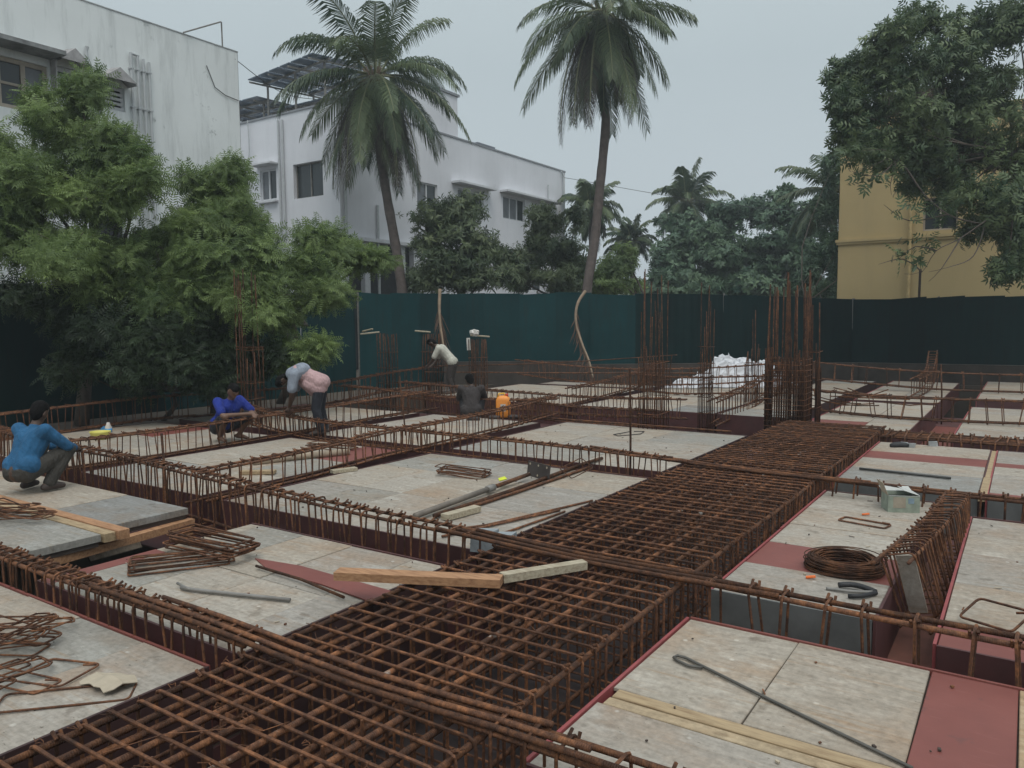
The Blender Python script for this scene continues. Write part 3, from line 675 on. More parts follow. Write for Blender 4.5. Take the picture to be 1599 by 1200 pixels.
def window(root, P0, U, N, u0, u1, za, zb, frame_m, pane_m, nm=1, nh=0, fw=0.06, depth=0.1, bars=0):
    P = lambda u, z, d: Vector((P0[0]+U[0]*u-N[0]*d, P0[1]+U[1]*u-N[1]*d, z))
    mb = MB(); up = Vector((0,0,1))
    for z in (za+fw/2, zb-fw/2): mb.beam(P(u0,z,depth), P(u1,z,depth), 0.06, fw)
    us = [u0+fw/2]+[u0+(u1-u0)*k/(nm+1) for k in range(1, nm+1)]+[u1-fw/2]
    for u in us: mb.beam(P(u,za+fw,depth), P(u,zb-fw,depth), 0.06, fw, up=Vector((U[0],U[1],0)))
    for k in range(nh):
        z = za+(zb-za)*(k+1)/(nh+1); mb.beam(P(u0+fw,z,depth+.003), P(u1-fw,z,depth+.003), 0.05, fw*0.6)
    wf = part('window', mb, frame_m, root)
    for k in range(len(us)-1):
        pm = MB().add([P(us[k],za+fw*.5,depth+.02),P(us[k+1],za+fw*.5,depth+.02),P(us[k+1],zb-fw*.5,depth+.02),P(us[k],zb-fw*.5,depth+.02)], [(0,1,2,3)])
        part('pane', pm, pane_m if not isinstance(pane_m, list) else pane_m[k % len(pane_m)], wf)
    if bars:
        for k in range(bars):
            z = za+(zb-za)*(k+0.5)/bars
            b_ = MB().beam(P(u0+.02,z,depth-.06), P(u1-.02,z,depth-.06), 0.012, 0.07, up=Vector((N[0]*.5,N[1]*.5,.8))); part('louvre', b_, frame_m, wf)
    return wf
# left apartment house: face along +Y at x=-20
b1 = thing('apartment_house', 'tall stained white house on the left with pipes and a blank weathered side', 'house', (-20, 9, -0.18))
mb = MB(); P0, U, N = (-20.0, -2.0), (0, 1), (1, 0)
H1 = [(8.55,12.0-0.15,6.95,8.10),(12.0,12.62,7.40,8.25),(13.02,13.62,7.50,8.05),(8.6,10.1,3.6,4.9),(12.7,13.5,3.9,4.7)]
H1 = [(9.55,11.72,6.95,8.12),(11.90,12.45,7.35,8.22),(12.95,13.62,7.45,8.06),(9.6,11.2,3.6,4.9),(12.7,13.5,3.9,4.7)]
wall_grid(P0, U, 17.2, -0.18, 9.97, H1, mb, 0.22, N, 0, 1)
mb.box((-32,-2,-0.18),(-20.0-0.24,-1.99,9.97)); mb.box((-32,15.19,-0.18),(-20.0,15.2,9.97)); mb.box((-32,-2,9.5),(-20.25,15.2,9.6)); mb.box((-32.01,-2,-.18),(-32,15.2,9.97))
part('wall', mb, [WHITEW, DARKIN], b1)
part('coping', MB().box((-20.18,-2,9.972),(-19.985,15.21,10.0)).box((-32,15.0,9.972),(-20.18,15.21,10.0)), simple('dirty_coping', (0.30,0.31,0.31)), b1)
window(b1, P0, U, N, 9.55, 11.72, 6.95, 8.12, BEIGEF, [GLASS, CURT], 3, 1, 0.10)
window(b1, P0, U, N, 11.90, 12.45, 7.35, 8.22, TRIMW, GLASS, 0, 0, 0.05, 0.12, 5)
window(b1, P0, U, N, 12.95, 13.62, 7.45, 8.06, TRIMW, GLASS, 0, 0, 0.05, 0.12, 5)
window(b1, P0, U, N, 9.6, 11.2, 3.6, 4.9, BEIGEF, GLASS, 2, 1, 0.08)
part('sunshade', MB().box((-19.998,6.3,8.30),(-19.35,9.85,8.40)), simple('dark_stained_concrete', (0.22,0.225,0.225), 0.9, 0.4, 3), b1)
def hood(u0, u1, z):
    y0, y1 = -2+u0, -2+u1; ym = (y0+y1)/2
    m_ = MB(); m_.add([(-19.998,y0,z),(-19.55,y0,z-.02),(-19.998,ym,z+.36),(-19.55,ym,z+.30),(-19.998,y1,z),(-19.55,y1,z-.02)], [(0,1,3,2),(2,3,5,4),(1,5,3)])
    m_.add([(-19.998,y0,z-.05),(-19.55,y0,z-.07),(-19.998,ym,z+.31),(-19.55,ym,z+.25),(-19.998,y1,z-.05),(-19.55,y1,z-.07)], [(2,3,1,0),(4,5,3,2)])
    m_.box((-19.998,y0-.03,z-.85),(-19.72,y0,z-.02)); part('window_hood', m_, simple('hood_plaster', (0.34,0.33,0.33)), b1)
hood(11.80, 12.55, 8.30); hood(12.85, 13.72, 8.14)
for k, y in enumerate((11.80, 11.98, 12.14, 12.30)):
    m_ = MB().tube([(-19.93,y,9.02-.04*k),(-19.93,y,2.5)], 0.036, 8)
    if k == 0: m_.tube([(-19.93,y,9.0),(-19.93,y+.22,8.99)], 0.036, 8)
    for z in (8.6, 7.6, 6.4, 5.2): m_.box((-20.0,y-.05,z),(-19.885,y+.05,z+.035))
    part('downpipe', m_, PVC, b1)
part('vent_pipe', MB().tube([(-19.92,10.62,8.2),(-19.92,10.62,8.72),(-19.90,10.64,8.84)], 0.05, 8), PVC, b1)
part('railing_pipe', MB().tube([(-19.9,13.35,9.98),(-19.95,14.62,10.67),(-19.98,14.66,10.68),(-20.0,14.68,9.98)], 0.022, 6), STEELG, b1)
part('cable', MB().tube([(-19.97,14.1,9.3),(-19.97,14.35,8.75),(-19.97,14.7,8.6),(-19.97,15.15,8.55)], 0.012, 5), BLACKM, b1)

# second house, corner at (-24, 23.04)
b2_ = thing('apartment_house', 'long lavender white house behind the palm with solar panels on its roof', 'house', (-24, 23.04, -0.18))
mb = MB(); PA, UA, NA = (-24.0, 23.04), (0, 1), (1, 0); PB, UB, NB = (-34.0, 23.04), (1, 0), (0, -1)
HA = [(4.9,6.4,7.1,8.45),(8.0,10.2,7.35,8.55),(12.0,14.2,7.45,8.70),(14.9,17.2,7.30,8.65),(0.35,4.6,-0.18,5.35),(8.2,10.2,3.6,4.9),(13,16,3.6,4.9)]
HB = [(4.95,6.05,7.35,8.72),(7.18,9.02,7.25,8.72)]
wall_grid(PA, UA, 18.76, -0.18, 10.93, HA, mb, 0.30, NA, 0, 1); wall_grid(PB, UB, 10.0, -0.18, 10.93, HB, mb, 0.30, NB, 0, 1)
mb.box((-34,41.79,-0.18),(-24,41.80,10.93)); mb.box((-34,23.35,10.4),(-24.32,41.79,10.5))
part('wall', mb, [LAVW, DARKIN], b2_)
part('coping', MB().box((-24.22,23.0,10.932),(-23.96,41.83,11.02)).box((-34,23.0,10.932),(-24.22,23.22,11.02)), GREYT, b2_)
part('ledge', MB().box((-23.998,23.04,5.36),(-23.80,27.8,5.52)), TRIMW, b2_)
window(b2_, PA, UA, NA, 4.9, 6.4, 7.1, 8.45, TRIMW, [CURT, GLASS], 1, 0, .07)
window(b2_, PA, UA, NA, 8.0, 10.2, 7.35, 8.55, TRIMW, [GLASS, CURT], 2, 0, .07)
window(b2_, PA, UA, NA, 12.0, 14.2, 7.45, 8.70, TRIMW, [CURT, CURT, GLASS], 2, 0, .07)
window(b2_, PA, UA, NA, 14.9, 17.2, 7.30, 8.65, TRIMW, [CURT, CURT, GLASS], 2, 0, .07)
window(b2_, PA, UA, NA, 8.2, 10.2, 3.6, 4.9, TRIMW, GLASS, 2, 0, .07); window(b2_, PA, UA, NA, 13, 16, 3.6, 4.9, TRIMW, GLASS, 2, 0, .07)
window(b2_, PB, UB, NB, 4.95, 6.05, 7.35, 8.72, TRIMW, [CURT, GLASS], 1, 0, .08)
window(b2_, PB, UB, NB, 7.18, 9.02, 7.25, 8.72, STEELG, [GLASS], 1, 0, .05, 0.2)
for (u0, u1, z) in ((7.5,10.7,8.72),(11.7,17.6,8.84)):
    part('sunshade', MB().box((-23.998,23.04+u0,z),(-23.45,23.04+u1,z+.10)), TRIMW, b2_)
part('sunshade', MB().box((-29.2,22.55,8.86),(-27.75,23.038,8.93)), TRIMW, b2_)
part('window_sill', MB().box((-29.15,22.85,7.24),(-27.85,23.038,7.32)), TRIMW, b2_)
for x in (-27.62, -27.36): part('downpipe', MB().tube([(x,22.96,10.7),(x,22.96,1)], 0.05, 8), PVC, b2_)
for y in (23.3, 25.2): part('downpipe', MB().tube([(-23.93,y,7.0 if y > 24 else 9.0),(-23.93,y,0)], 0.06, 8), PVC, b2_)
part('downpipe', MB().tube([(-23.9,41.2,10.9),(-23.9,41.45,10.6),(-23.9,41.45,2)], 0.05, 8), PVC, b2_)
part('vent_pipe', MB().tube([(-23.93,39.7,8.9),(-23.93,39.7,9.9)], 0.04, 6), PVC, b2_)
part('cable', MB().tube(resample([(-29.6,22.9,11.0),(-29.55,22.9,9.6),(-29.8,22.9,8.6),(-30.0,22.9,7.6)], .4), 0.025, 5), PVC, b2_)
part('stair_head', MB().box((-30,28.0,10.51),(-24.3,31.5,13.12)), LAVW, b2_)
part('stair_head_coping', MB().box((-30.05,27.9,13.122),(-24.22,31.6,13.24)), GREYT, b2_)
part('roof_tank', MB().box((-25.6,33.6,10.52),(-24.6,35.2,11.35)), simple('blue_grey_tank', (0.16,0.18,0.21)), b2_)
for y in (24.6, 26.9): part('pillar', MB().box((-24.32,y-.16,-0.18),(-24.03,y+.16,5.35)), TRIMW, b2_)
# solar canopy
def canopy(c0, c1, c2, c3, nu, nv):
    C = [Vector(c) for c in (c0, c1, c2, c3)]
    for i in range(nu):
        for j in range(nv):
            L = lambda u, v: (C[0]*(1-u)+C[1]*u)*(1-v)+(C[3]*(1-u)+C[2]*u)*v
            g_ = 0.012; u0, u1, v0, v1 = i/nu+g_, (i+1)/nu-g_, j/nv+g_, (j+1)/nv-g_
            a = [L(u0,v0),L(u1,v0),L(u1,v1),L(u0,v1)]; t = Vector((0,0,.04))
            m_ = MB().add(a+[p+t for p in a], [(0,3,2,1),(4,5,6,7),(0,1,5,4),(1,2,6,5),(2,3,7,6),(3,0,4,7)]); part('solar_panel', m_, SOLAR, b2_)
    fr_ = MB()
    for v in (0.2, 0.5, 0.8): fr_.beam(C[0]*(1-v)+C[3]*v-Vector((0,0,.06)), C[1]*(1-v)+C[2]*v-Vector((0,0,.06)), .06, .08)
    for u in (0.05, 0.35, 0.65, 0.95): fr_.beam(C[0]*(1-u)+C[1]*u-Vector((0,0,.14)), C[3]*(1-u)+C[2]*u-Vector((0,0,.14)), .05, .07)
    for u in (0.08, 0.5, 0.92):
        for v in (0.2, 0.8):
            p = (C[0]*(1-u)+C[1]*u)*(1-v)+(C[3]*(1-u)+C[2]*u)*v; fr_.tube([(p.x,p.y,10.5),(p.x,p.y,p.z-.1)], .05, 6)
    part('solar_rack', fr_, STEELG, b2_)
canopy((-29.6,22.9,12.75),(-25.3,22.9,13.1),(-24.4,27.2,13.3),(-29.4,27.2,12.95),6,4)
canopy((-34.0,23.3,12.1),(-29.4,23.3,12.1),(-29.4,26.6,12.2),(-34.0,26.6,12.2),4,3)
canopy((-29.5,24.0,11.6),(-25.8,24.0,11.6),(-25.8,25.6,11.95),(-29.5,25.6,11.95),4,1)
solo('blue_drum', MB().lathe([(0.32,0),(0.34,0.1),(0.34,0.8),(0.30,0.95)], 16, 0, (-24.9,25.7,3.2)).lathe([(0.5,-3.4),(0.5,-0.02)], 12, 0, (-24.9,25.7,3.2)), simple('blue_plastic', (0.02,0.06,0.16)), 'blue water drum in the dark car port under the lavender house', 'drum', None, True)

# ochre house on the right, face along X at y=30
b3 = thing('apartment_house', 'ochre yellow house on the right behind the fence, half covered by the big tree', 'house', (-2, 30, -0.18))
mb = MB(); PC, UC, NC = (-5.84, 30.0), (1, 0), (0, -1)
HC = [(2.70,3.75,4.85,5.95),(7.2,8.6,4.9,6.2)]
wall_grid(PC, UC, 14.0, -0.18, 8.74, HC, mb, 0.25, NC, 0, 1)
mb.box((-5.84,30.26,-0.18),(-5.83,42,8.74)); mb.box((-5.83,30.3,8.3),(8.1,42,8.4)); mb.box((-5.84,30.0,-.18),(-5.83,30.26,8.74))
part('wall', mb, [OCHRE, DARKIN], b3)
part('string_course', MB().box((-5.92,29.92,4.62),(8.2,29.998,4.72)).box((-5.89,29.95,4.54),(8.2,29.998,4.618)), OCHRE, b3)
part('coping', MB().box((-5.9,29.94,8.742),(8.2,30.2,8.82)), OCHRE, b3)
window(b3, PC, UC, NC, 2.70, 3.75, 4.85, 5.95, BEIGEF, GLASS, 1, 0, .06, .15); window(b3, PC, UC, NC, 7.2, 8.6, 4.9, 6.2, BEIGEF, GLASS, 2, 0, .06, .15)
part('downpipe', MB().tube([(-3.50,29.88,8.7),(-3.50,29.88,0)], 0.055, 8), simple('ochre_pipe', (0.48,0.36,0.17)), b3)
solo('stair_shed', MB().box((-5.2,32.5,8.41),(-1.5,35.5,10.3)), DARKW, 'dark rooftop shed on the ochre house behind the branches', 'shed')
fp = solo('iron_post', MB().tube([(-2.95,27.9,2.0),(-2.94,27.9,3.45)], 0.04, 6), DARKW, 'dark iron post rising above the right fence before the ochre wall', 'post')
solo('tin_roof', MB().box((-14.3,40.0,2.9),(-12.6,42.0,3.02)).box((-14.2,40.1,0),(-12.7,41.9,2.89)), simple('blue_tin', (0.06,0.22,0.36)), 'small blue tin roof showing just above the back fence', 'roof')

# ------------------------------------------------------------------ vegetation
def quads_from_blades(blades):
    """blades: (base, dir, side, length, width, droop) -> template verts / quads (2 quads each)"""
    V, F = [], []
    for b_, d, s_, L, wd, dr in blades:
        b_, d, s_ = Vector(b_), Vector(d).normalized(), Vector(s_).normalized(); o = len(V)
        up = d.cross(s_)
        p1 = b_+d*L*0.45; p2 = b_+d*L*0.97-Vector((0,0,dr*L))
        V += [b_-s_*wd*.12, b_+s_*wd*.12, p1+s_*wd*.5-Vector((0,0,dr*L*.2)), p1-s_*wd*.5-Vector((0,0,dr*L*.2)), p2+s_*wd*.08, p2-s_*wd*.08]
        F += [(o, o+1, o+2, o+3), (o+3, o+2, o+4, o+5)]
    return np.array([tuple(v) for v in V]), np.array(F)
def pinnate_rosette(q, nleaf, L, pairs, ll, lw, droop=0.5):
    bl = []
    for k in range(nleaf):
        az = 2*math.pi*k/nleaf+q.uniform(-.3,.3); el = q.uniform(-0.25, 0.75)
        pos = Vector((0,0,0)); d = Vector((math.cos(az)*math.cos(el), math.sin(az)*math.cos(el), math.sin(el))); st = L/pairs
        LL = q.uniform(.8,1.15)
        for i in range(pairs):
            pos = pos+d*st*LL; d = (d+Vector((0,0,-droop/pairs))).normalized()
            s_ = d.cross(Vector((0,0,1))).normalized()
            if i == 0 and pairs > 3: continue
            for sg in (-1, 1): bl.append((pos, s_*sg+d*0.55+Vector((0,0,-.12)), d, ll*q.uniform(.8,1.1)*(1-.35*abs(i/pairs-.5)), lw, 0.18))
        bl.append((pos, d, d.cross(Vector((0,0,1))), ll, lw, .15))
    return quads_from_blades(bl)
def simple_rosette(q, n_, L, wd, droop=0.35):
    bl = []
    for k in range(n_):
        az = 2*math.pi*k/n_*2.4+q.uniform(-.4,.4); el = q.uniform(-.5, .9)
        d = Vector((math.cos(az)*math.cos(el), math.sin(az)*math.cos(el), math.sin(el)))
        bl.append((d*L*.08+Vector((0,0,q.uniform(-.25,.25)*L)), d, d.cross(Vector((0,0,1))), L*q.uniform(.7,1.15), wd, droop))
    return quads_from_blades(bl)
def crown_mesh(name, clumps, templ, m, seed, smin=.7, smax=1.25, shell=0.55, down=0.0, sub=8, subr=.46):
    """clumps: (centre, (rx,ry,rz), n)"""
    rg = np.random.default_rng(seed); Vs, Fs, Ts = [], [], []; o = 0
    for ci, (c, rad, n_) in enumerate(clumps):
        n_ = int(n_); c = np.array(c); rad = np.array(rad)
        d = rg.normal(size=(n_, 3)); d /= np.linalg.norm(d, axis=1)[:, None]
        rr = rg.random(n_)**shell*(1+rg.normal(0, .10, n_))
        # lumpy outline
        ph = rg.random(6)*6.28; lump = 1+.16*np.sin(d[:,0]*5+ph[0])*np.sin(d[:,1]*5+ph[1])+.14*np.sin(d[:,2]*7+ph[2]+d[:,0]*4)
        if sub:
            sd_ = rg.normal(size=(sub, 3)); sd_ /= np.linalg.norm(sd_, axis=1)[:, None]; sc_ = sd_*(rg.random(sub)**.5*.78)[:, None]
            sr_ = rg.uniform(subr*.65, subr*1.25, sub); wi = rg.choice(sub, n_, p=sr_**2/np.sum(sr_**2))
            pos = c+rad*(sc_[wi]+d*(rr*lump*sr_[wi])[:, None]*np.array([1, 1, .8]))
        else: pos = c+d*rad*(rr*lump)[:, None]
        ax = d*0.8+rg.normal(0, .45, (n_, 3))+np.array([0, 0, 0.55-down]); ax /= np.linalg.norm(ax, axis=1)[:, None]
        t = rg.normal(size=(n_, 3)); x = np.cross(t, ax); x /= np.linalg.norm(x, axis=1)[:, None]; y = np.cross(ax, x)
        M = np.stack([x, y, ax], axis=2); sc = rg.uniform(smin, smax, n_); ti = rg.integers(0, len(templ), n_)
        base_t = rg.uniform(-.12, .12); sub_t = rg.normal(0, .13, max(1, sub))
        for k, (tv, tf) in enumerate(templ):
            I = np.where(ti == k)[0]
            if not len(I): continue
            V = np.einsum('nij,kj->nki', M[I], tv)*sc[I][:, None, None]+pos[I][:, None, :]
            F = tf[None]+(np.arange(len(I))*len(tv))[:, None, None]+o
            Vs.append(V.reshape(-1, 3)); Fs.append(F.reshape(-1, 4)); o += len(I)*len(tv)
            tn = np.clip(.42+base_t+rg.normal(0, .16, len(I))+(sub_t[wi[I]] if sub else 0), 0, 1); Ts.append(np.repeat(tn, len(tf))*rg.uniform(.8, 1.2, len(I)*len(tf)))
    V = np.concatenate(Vs); F = np.concatenate(Fs); T = np.clip(np.concatenate(Ts), 0, 1)
    return V, F, T
def tree(name, label, base, fork, clumps, templ, m, seed, r0=.16, bark=None, group=None, branch_r=.05, **kw):
    root = thing(name, label, 'tree', base, group); q = random.Random(seed)
    V, F, T = crown_mesh('crown', clumps, templ, m, seed, **kw)
    V = V-np.array(tuple(root.location))
    me = npmesh('crown', V, F, m, T); link('crown', me, root)
    b_ = Vector(base); f_ = Vector(fork)
    mid = b_.lerp(f_, .5)+Vector((q.uniform(-.2,.2), q.uniform(-.2,.2), 0))
    part('trunk', MB().tube(resample([b_, mid, f_], .4), [r0*(1-.4*i/ max(1,len(resample([b_, mid, f_], .4))-1)) for i in range(len(resample([b_, mid, f_], .4)))], 9), bark or BARK, root, True)
    bm_ = MB()
    for c, rad, n_ in clumps:
        c = Vector(c); L = (c-f_).length; mid = f_.lerp(c, .5)+Vector((q.uniform(-.15,.15)*L, q.uniform(-.15,.15)*L, -.08*L))
        P = resample([f_, mid, c], max(.25, L/6)); bm_.tube(P, [branch_r*(1.3-1.0*i/(len(P)-1)) for i in range(len(P))], 6)
        for k in range(5):
            d = Vector((q.gauss(0,1), q.gauss(0,1), q.gauss(0.2,1))).normalized(); e_ = c+Vector((d.x*rad[0], d.y*rad[1], d.z*rad[2]))*.8
            P = resample([P[-1] if False else c, c.lerp(e_, .5)+Vector((0,0,.06)), e_], .3); bm_.tube(P, [branch_r*.35*(1-.7*i/(len(P)-1)) for i in range(len(P))], 4)
    part('branches', bm_, bark or BARK, root, True)
    return root
def clump_at(px, py, d, rpx, n_, ry=None, rd=None):
    s_ = d/FPX; r_ = rpx*s_; return (tuple(at(px, py, d)), (r_ if rd is None else rd, r_ if rd is None else rd, (ry or rpx)*s_), n_)
q = random.Random(5)
NT = [pinnate_rosette(q, 6, .30, 7, .085, .024, .55) for _ in range(4)]
MT = [simple_rosette(q, 11, .24, .055, .3) for _ in range(4)]
RT = [pinnate_rosette(q, 4, .34, 4, .15, .055, .7) for _ in range(3)]+[simple_rosette(q, 9, .22, .07, .5)]
FT = [simple_rosette(q, 11, .30, .12, .3) for _ in range(3)]
# neem trees on the left, between the deck edge and the left fence
c1 = [clump_at(128,140,14.6,40,110,52), clump_at(95,200,14.6,62,150,44), clump_at(60,165,14.6,26,40,22), clump_at(175,235,14.4,62,170,44), clump_at(215,290,14.2,48,110,36), clump_at(60,290,14.4,85,260,60), clump_at(140,320,14.2,90,300,55), clump_at(-30,230,14.6,70,180,70), clump_at(20,360,14.0,90,260,60), clump_at(110,400,13.8,90,260,50), clump_at(-60,350,14,90,200,90), clump_at(205,240,14.5,36,70,22)]
tree('neem_tree', 'feathery green tree at the far left before the stained white house', (-16.1,8.1,-.18), (-15.6,8.2,2.6), c1, NT, NEEM, 21, .15, branch_r=.05)
c2 = [clump_at(345,300,15.6,58,170,44), clump_at(375,345,15.4,64,180,40), clump_at(300,360,15.2,70,230,50), clump_at(240,390,15.0,80,280,50), clump_at(330,430,15.0,90,320,50), clump_at(410,400,15.4,66,210,46), clump_at(180,450,14.6,80,260,50), clump_at(400,470,15.0,70,230,44), clump_at(300,285,15.6,26,40,20), clump_at(260,470,14.6,80,240,40)]
tree('neem_tree', 'feathery pale green tree in the middle of the left row, over the squatting men', (-15.6,10.9,-.18), (-15.2,10.8,2.3), c2, NT, NEEM, 22, .13, branch_r=.045)
c3 = [clump_at(500,385,16.6,58,170,36), clump_at(470,430,16.2,62,180,40), clump_at(540,400,17.0,44,90,26), clump_at(585,405,17.4,32,70,20), clump_at(440,500,15.8,54,130,36), clump_at(475,545,15.6,40,90,26), clump_at(500,455,16.0,44,90,26), clump_at(455,575,15.6,40,70,22)]
tree('neem_tree', 'rightmost feathery green tree of the left row, hanging over the teal fence', (-15.9,13.0,-.18), (-14.9,12.6,2.2), c3, NT, NEEM, 23, .11, branch_r=.04)
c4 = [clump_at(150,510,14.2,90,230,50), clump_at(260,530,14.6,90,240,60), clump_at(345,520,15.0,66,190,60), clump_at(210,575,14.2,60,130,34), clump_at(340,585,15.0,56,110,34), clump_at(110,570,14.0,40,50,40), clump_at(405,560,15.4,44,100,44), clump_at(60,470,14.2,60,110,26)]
tree('low_neem_foliage', 'low foliage under the left trees along the fence, shade painted into its leaves', (-15.3,9.4,-.18), (-14.9,9.4,.5), c4, NT, NEEMD, 24, .06, branch_r=.03)
# mango trees over the back fence
tree('mango_tree', 'round dense dark green tree behind the back fence right of the leaning palm', (-18.6,24.3,-.18), (-18.5,24.2,2.6), [clump_at(700,350,29.5,62,561,52), clump_at(745,385,29.5,60,510,46), clump_at(680,410,29,58,510,42), clump_at(740,430,29,62,476,36), clump_at(715,330,29.8,40,255,32), clump_at(670,375,29.4,34,204,34), clump_at(790,415,29.6,36,255,36), clump_at(660,440,28.6,34,187,24)], MT, MANGO, 31, .16, sub=10, subr=.58)
tree('mango_tree', 'looser brown-tinged tree before the far end of the lavender house', (-16.0,27.6,-.18), (-16.0,27.4,2.6), [clump_at(850,355,31.5,46,336,38), clump_at(880,395,31.5,52,416,44), clump_at(835,405,31.5,44,304,40), clump_at(900,345,31.8,26,144,24), clump_at(860,435,31,66,384,26), clump_at(815,440,31,34,176,22)], MT, MANGO, 32, .14, shell=.7, sub=9, subr=.5)
tree('bushy_tree', 'yellow green bushy tree beside the tall palm trunk above the fence', (-13.4,30.5,-.18), (-13.4,30.5,2.4), [clump_at(955,425,33,34,255,32), clump_at(975,400,33.4,26,150,26), clump_at(935,440,33,30,165,18), clump_at(900,425,33,24,120,28), clump_at(985,445,34,36,200,18), clump_at(945,452,32,50,260,16)], MT, NEEM, 33, .12, sub=8, subr=.6)
tree('broad_tree', 'left of two dark rounded far trees behind the back fence', (-16.5,44,-.18), (-16.3,43.9,3), [clump_at(1075,370,46,56,720,46), clump_at(1130,345,46.5,46,576,36), clump_at(1170,330,47,34,360,28), clump_at(1110,410,45.5,70,768,40), clump_at(1040,400,45,34,312,40), clump_at(1160,390,46,56,624,46), clump_at(1050,435,44,50,432,26), clump_at(1140,440,45,70,576,26), clump_at(1090,452,44,100,900,22), clump_at(1030,450,43,44,300,20), clump_at(1185,450,43,70,600,24)], FT, FARG, 34, .3, sub=10, subr=.5)
tree('broad_tree', 'right of two dark rounded far trees, close to the ochre house', (-11.5,43,-.18), (-11.5,43,3), [clump_at(1215,330,45,40,504,36), clump_at(1240,355,44.5,40,504,44), clump_at(1210,390,44.5,56,624,46), clump_at(1250,420,44,46,504,46), clump_at(1195,430,44,46,456,30), clump_at(1225,300,45.5,16,120,14), clump_at(1240,455,43.5,60,500,20)], FT, FARG, 35, .3, sub=10, subr=.5)
tree('shrub_tree', 'dull green tree crowding the left corner of the ochre house', (-7.2,31.2,-.18), (-7.2,31.2,2.5), [clump_at(1292,330,34,26,320,60), clump_at(1280,410,34,32,352,50), clump_at(1300,260,33.5,20,144,40), clump_at(1262,440,34,26,176,28), clump_at(1290,450,32.6,30,200,24), clump_at(1301,400,32.6,10,80,50)], MT, FARG, 36, .12, sub=8, subr=.5, branch_r=.022)
# big tree on the right, standing between the fence and the ochre house
RC = [(1395,60,40,30),(1440,45,40,36),(1360,110,52,34),(1330,150,30,24),(1320,115,26,20),(1400,120,64,48),(1470,100,60,50),(1530,60,66,55),(1590,40,60,55),(1350,190,50,34),(1420,190,64,44),(1490,180,66,50),(1560,150,70,60),(1310,170,18,20),(1335,225,40,24),(1390,240,48,26),(1450,250,54,34),(1520,240,66,46),(1590,230,66,60),(1500,300,42,36),(1540,310,60,50),(1600,320,60,60),(1535,352,36,24),(1592,385,46,34),(1610,400,50,40),(1572,425,26,14),(1430,285,22,20)]
tree('broad_tree', 'big spreading dark tree covering the ochre house at the right edge', (2.2,25.0,-.18), tuple(at(1575,235,21.0)), [clump_at(x,y,20.2+((i*7)%5)*.35,rx,rx*2.5,ry) for i,(x,y,rx,ry) in enumerate(RC)], RT, RIGHTL, 41, .32, branch_r=.034, shell=.62, down=.35, sub=9, subr=.42)
tw_root = thing('bare_branch', 'bare twiggy branch hanging before the ochre wall', 'branch', tuple(at(1560,330,19.5)))
tb = MB()
for P in ([(1560,330),(1500,372),(1462,392),(1440,425),(1412,428)],[(1530,350),(1480,335),(1440,300),(1400,250),(1360,260),(1325,275)],[(1440,300),(1395,240),(1345,235)],[(1400,250),(1370,275),(1330,268)],[(1462,392),(1430,385),(1400,408)],[(1500,372),(1470,420),(1450,440)],[(1480,335),(1420,345),(1380,320)],[(1400,250),(1390,290),(1392,305)],[(1540,345),(1520,400),(1480,418),(1450,425)],[(1440,425),(1410,405),(1372,413)]):
    pts = resample([at(x,y,19.6+.25*math.sin(x*.05)) for x,y in P], .18); tb.tube(pts, [.022*(1-.8*i/(len(pts)-1)) for i in range(len(pts))], 5)
part('twig', tb, BARK, tw_root, True)
V, F, T = crown_mesh('leaf_tuft', [clump_at(x,y,19.6,r_,n_) for x,y,r_,n_ in ((1405,395,12,4),(1445,375,10,3),(1425,330,12,4),(1360,275,16,6),(1330,240,18,10),(1350,205,20,14),(1480,330,16,6),(1435,405,10,3),(1390,275,10,3))], RT, RIGHTL, 45)
link('leaf_tuft', npmesh('leaf_tuft', V-np.array(tuple(tw_root.location)), F, RIGHTL, T), tw_root)

# coconut palms
def frond_mesh(q, az, el, L, bend, npair=46, ll=.62, lw=.035, roll=0.0, dead=False, twist=0.25):
    d = Vector((math.cos(az)*math.cos(el), math.sin(az)*math.cos(el), math.sin(el))); p = Vector((0,0,0)); k = 26; st = L/k; P = [p.copy()]; D = [d.copy()]
    for i in range(k):
        t = i/k; d = (d+Vector((0,0,-bend*(0.35+1.5*t)/k))).normalized(); p = p+d*st; P.append(p.copy()); D.append(d.copy())
    mb = MB(); mb.tube(P[::2], [.045*(1-.85*i/(len(P[::2])-1)) for i in range(len(P[::2]))], 5, 1)
    for j in range(npair):
        t = .14+.86*j/npair; f_ = t*k; i = min(int(f_), k-1); pos = P[i].lerp(P[i+1], f_-i); dd = D[i]
        sd_ = dd.cross(Vector((0,0,1)))
        if sd_.length < .05: sd_ = Vector((-math.sin(az), math.cos(az), 0))
        sd_.normalize(); up = sd_.cross(dd)
        l_ = ll*(math.sin(math.pi*min(1, .16+t*.78))**.55)*q.uniform(.85, 1.1)
        for sg in (-1, 1):
            if q.random() < .04: continue
            dr = sd_*sg*(1.0-.3*t)+dd*(.45+.7*t)+up*(.05+q.uniform(-twist,twist)*.5)-Vector((0,0,.22)); dr.normalize()
            w_ = lw*(1 if not dead else .7); p1 = pos+dr*l_*.5; dr2 = (dr+Vector((0,0,-(1.05 if not dead else 1.3)+q.uniform(-.3,.25)))).normalized(); p2 = p1+dr2*l_*.5
            wv = dd*w_*.5
            mb.add([pos-wv*.6,pos+wv*.6,p1+wv,p1-wv,p2+wv*.15,p2-wv*.15], [(0,1,2,3),(3,2,4,5)])
    return mb
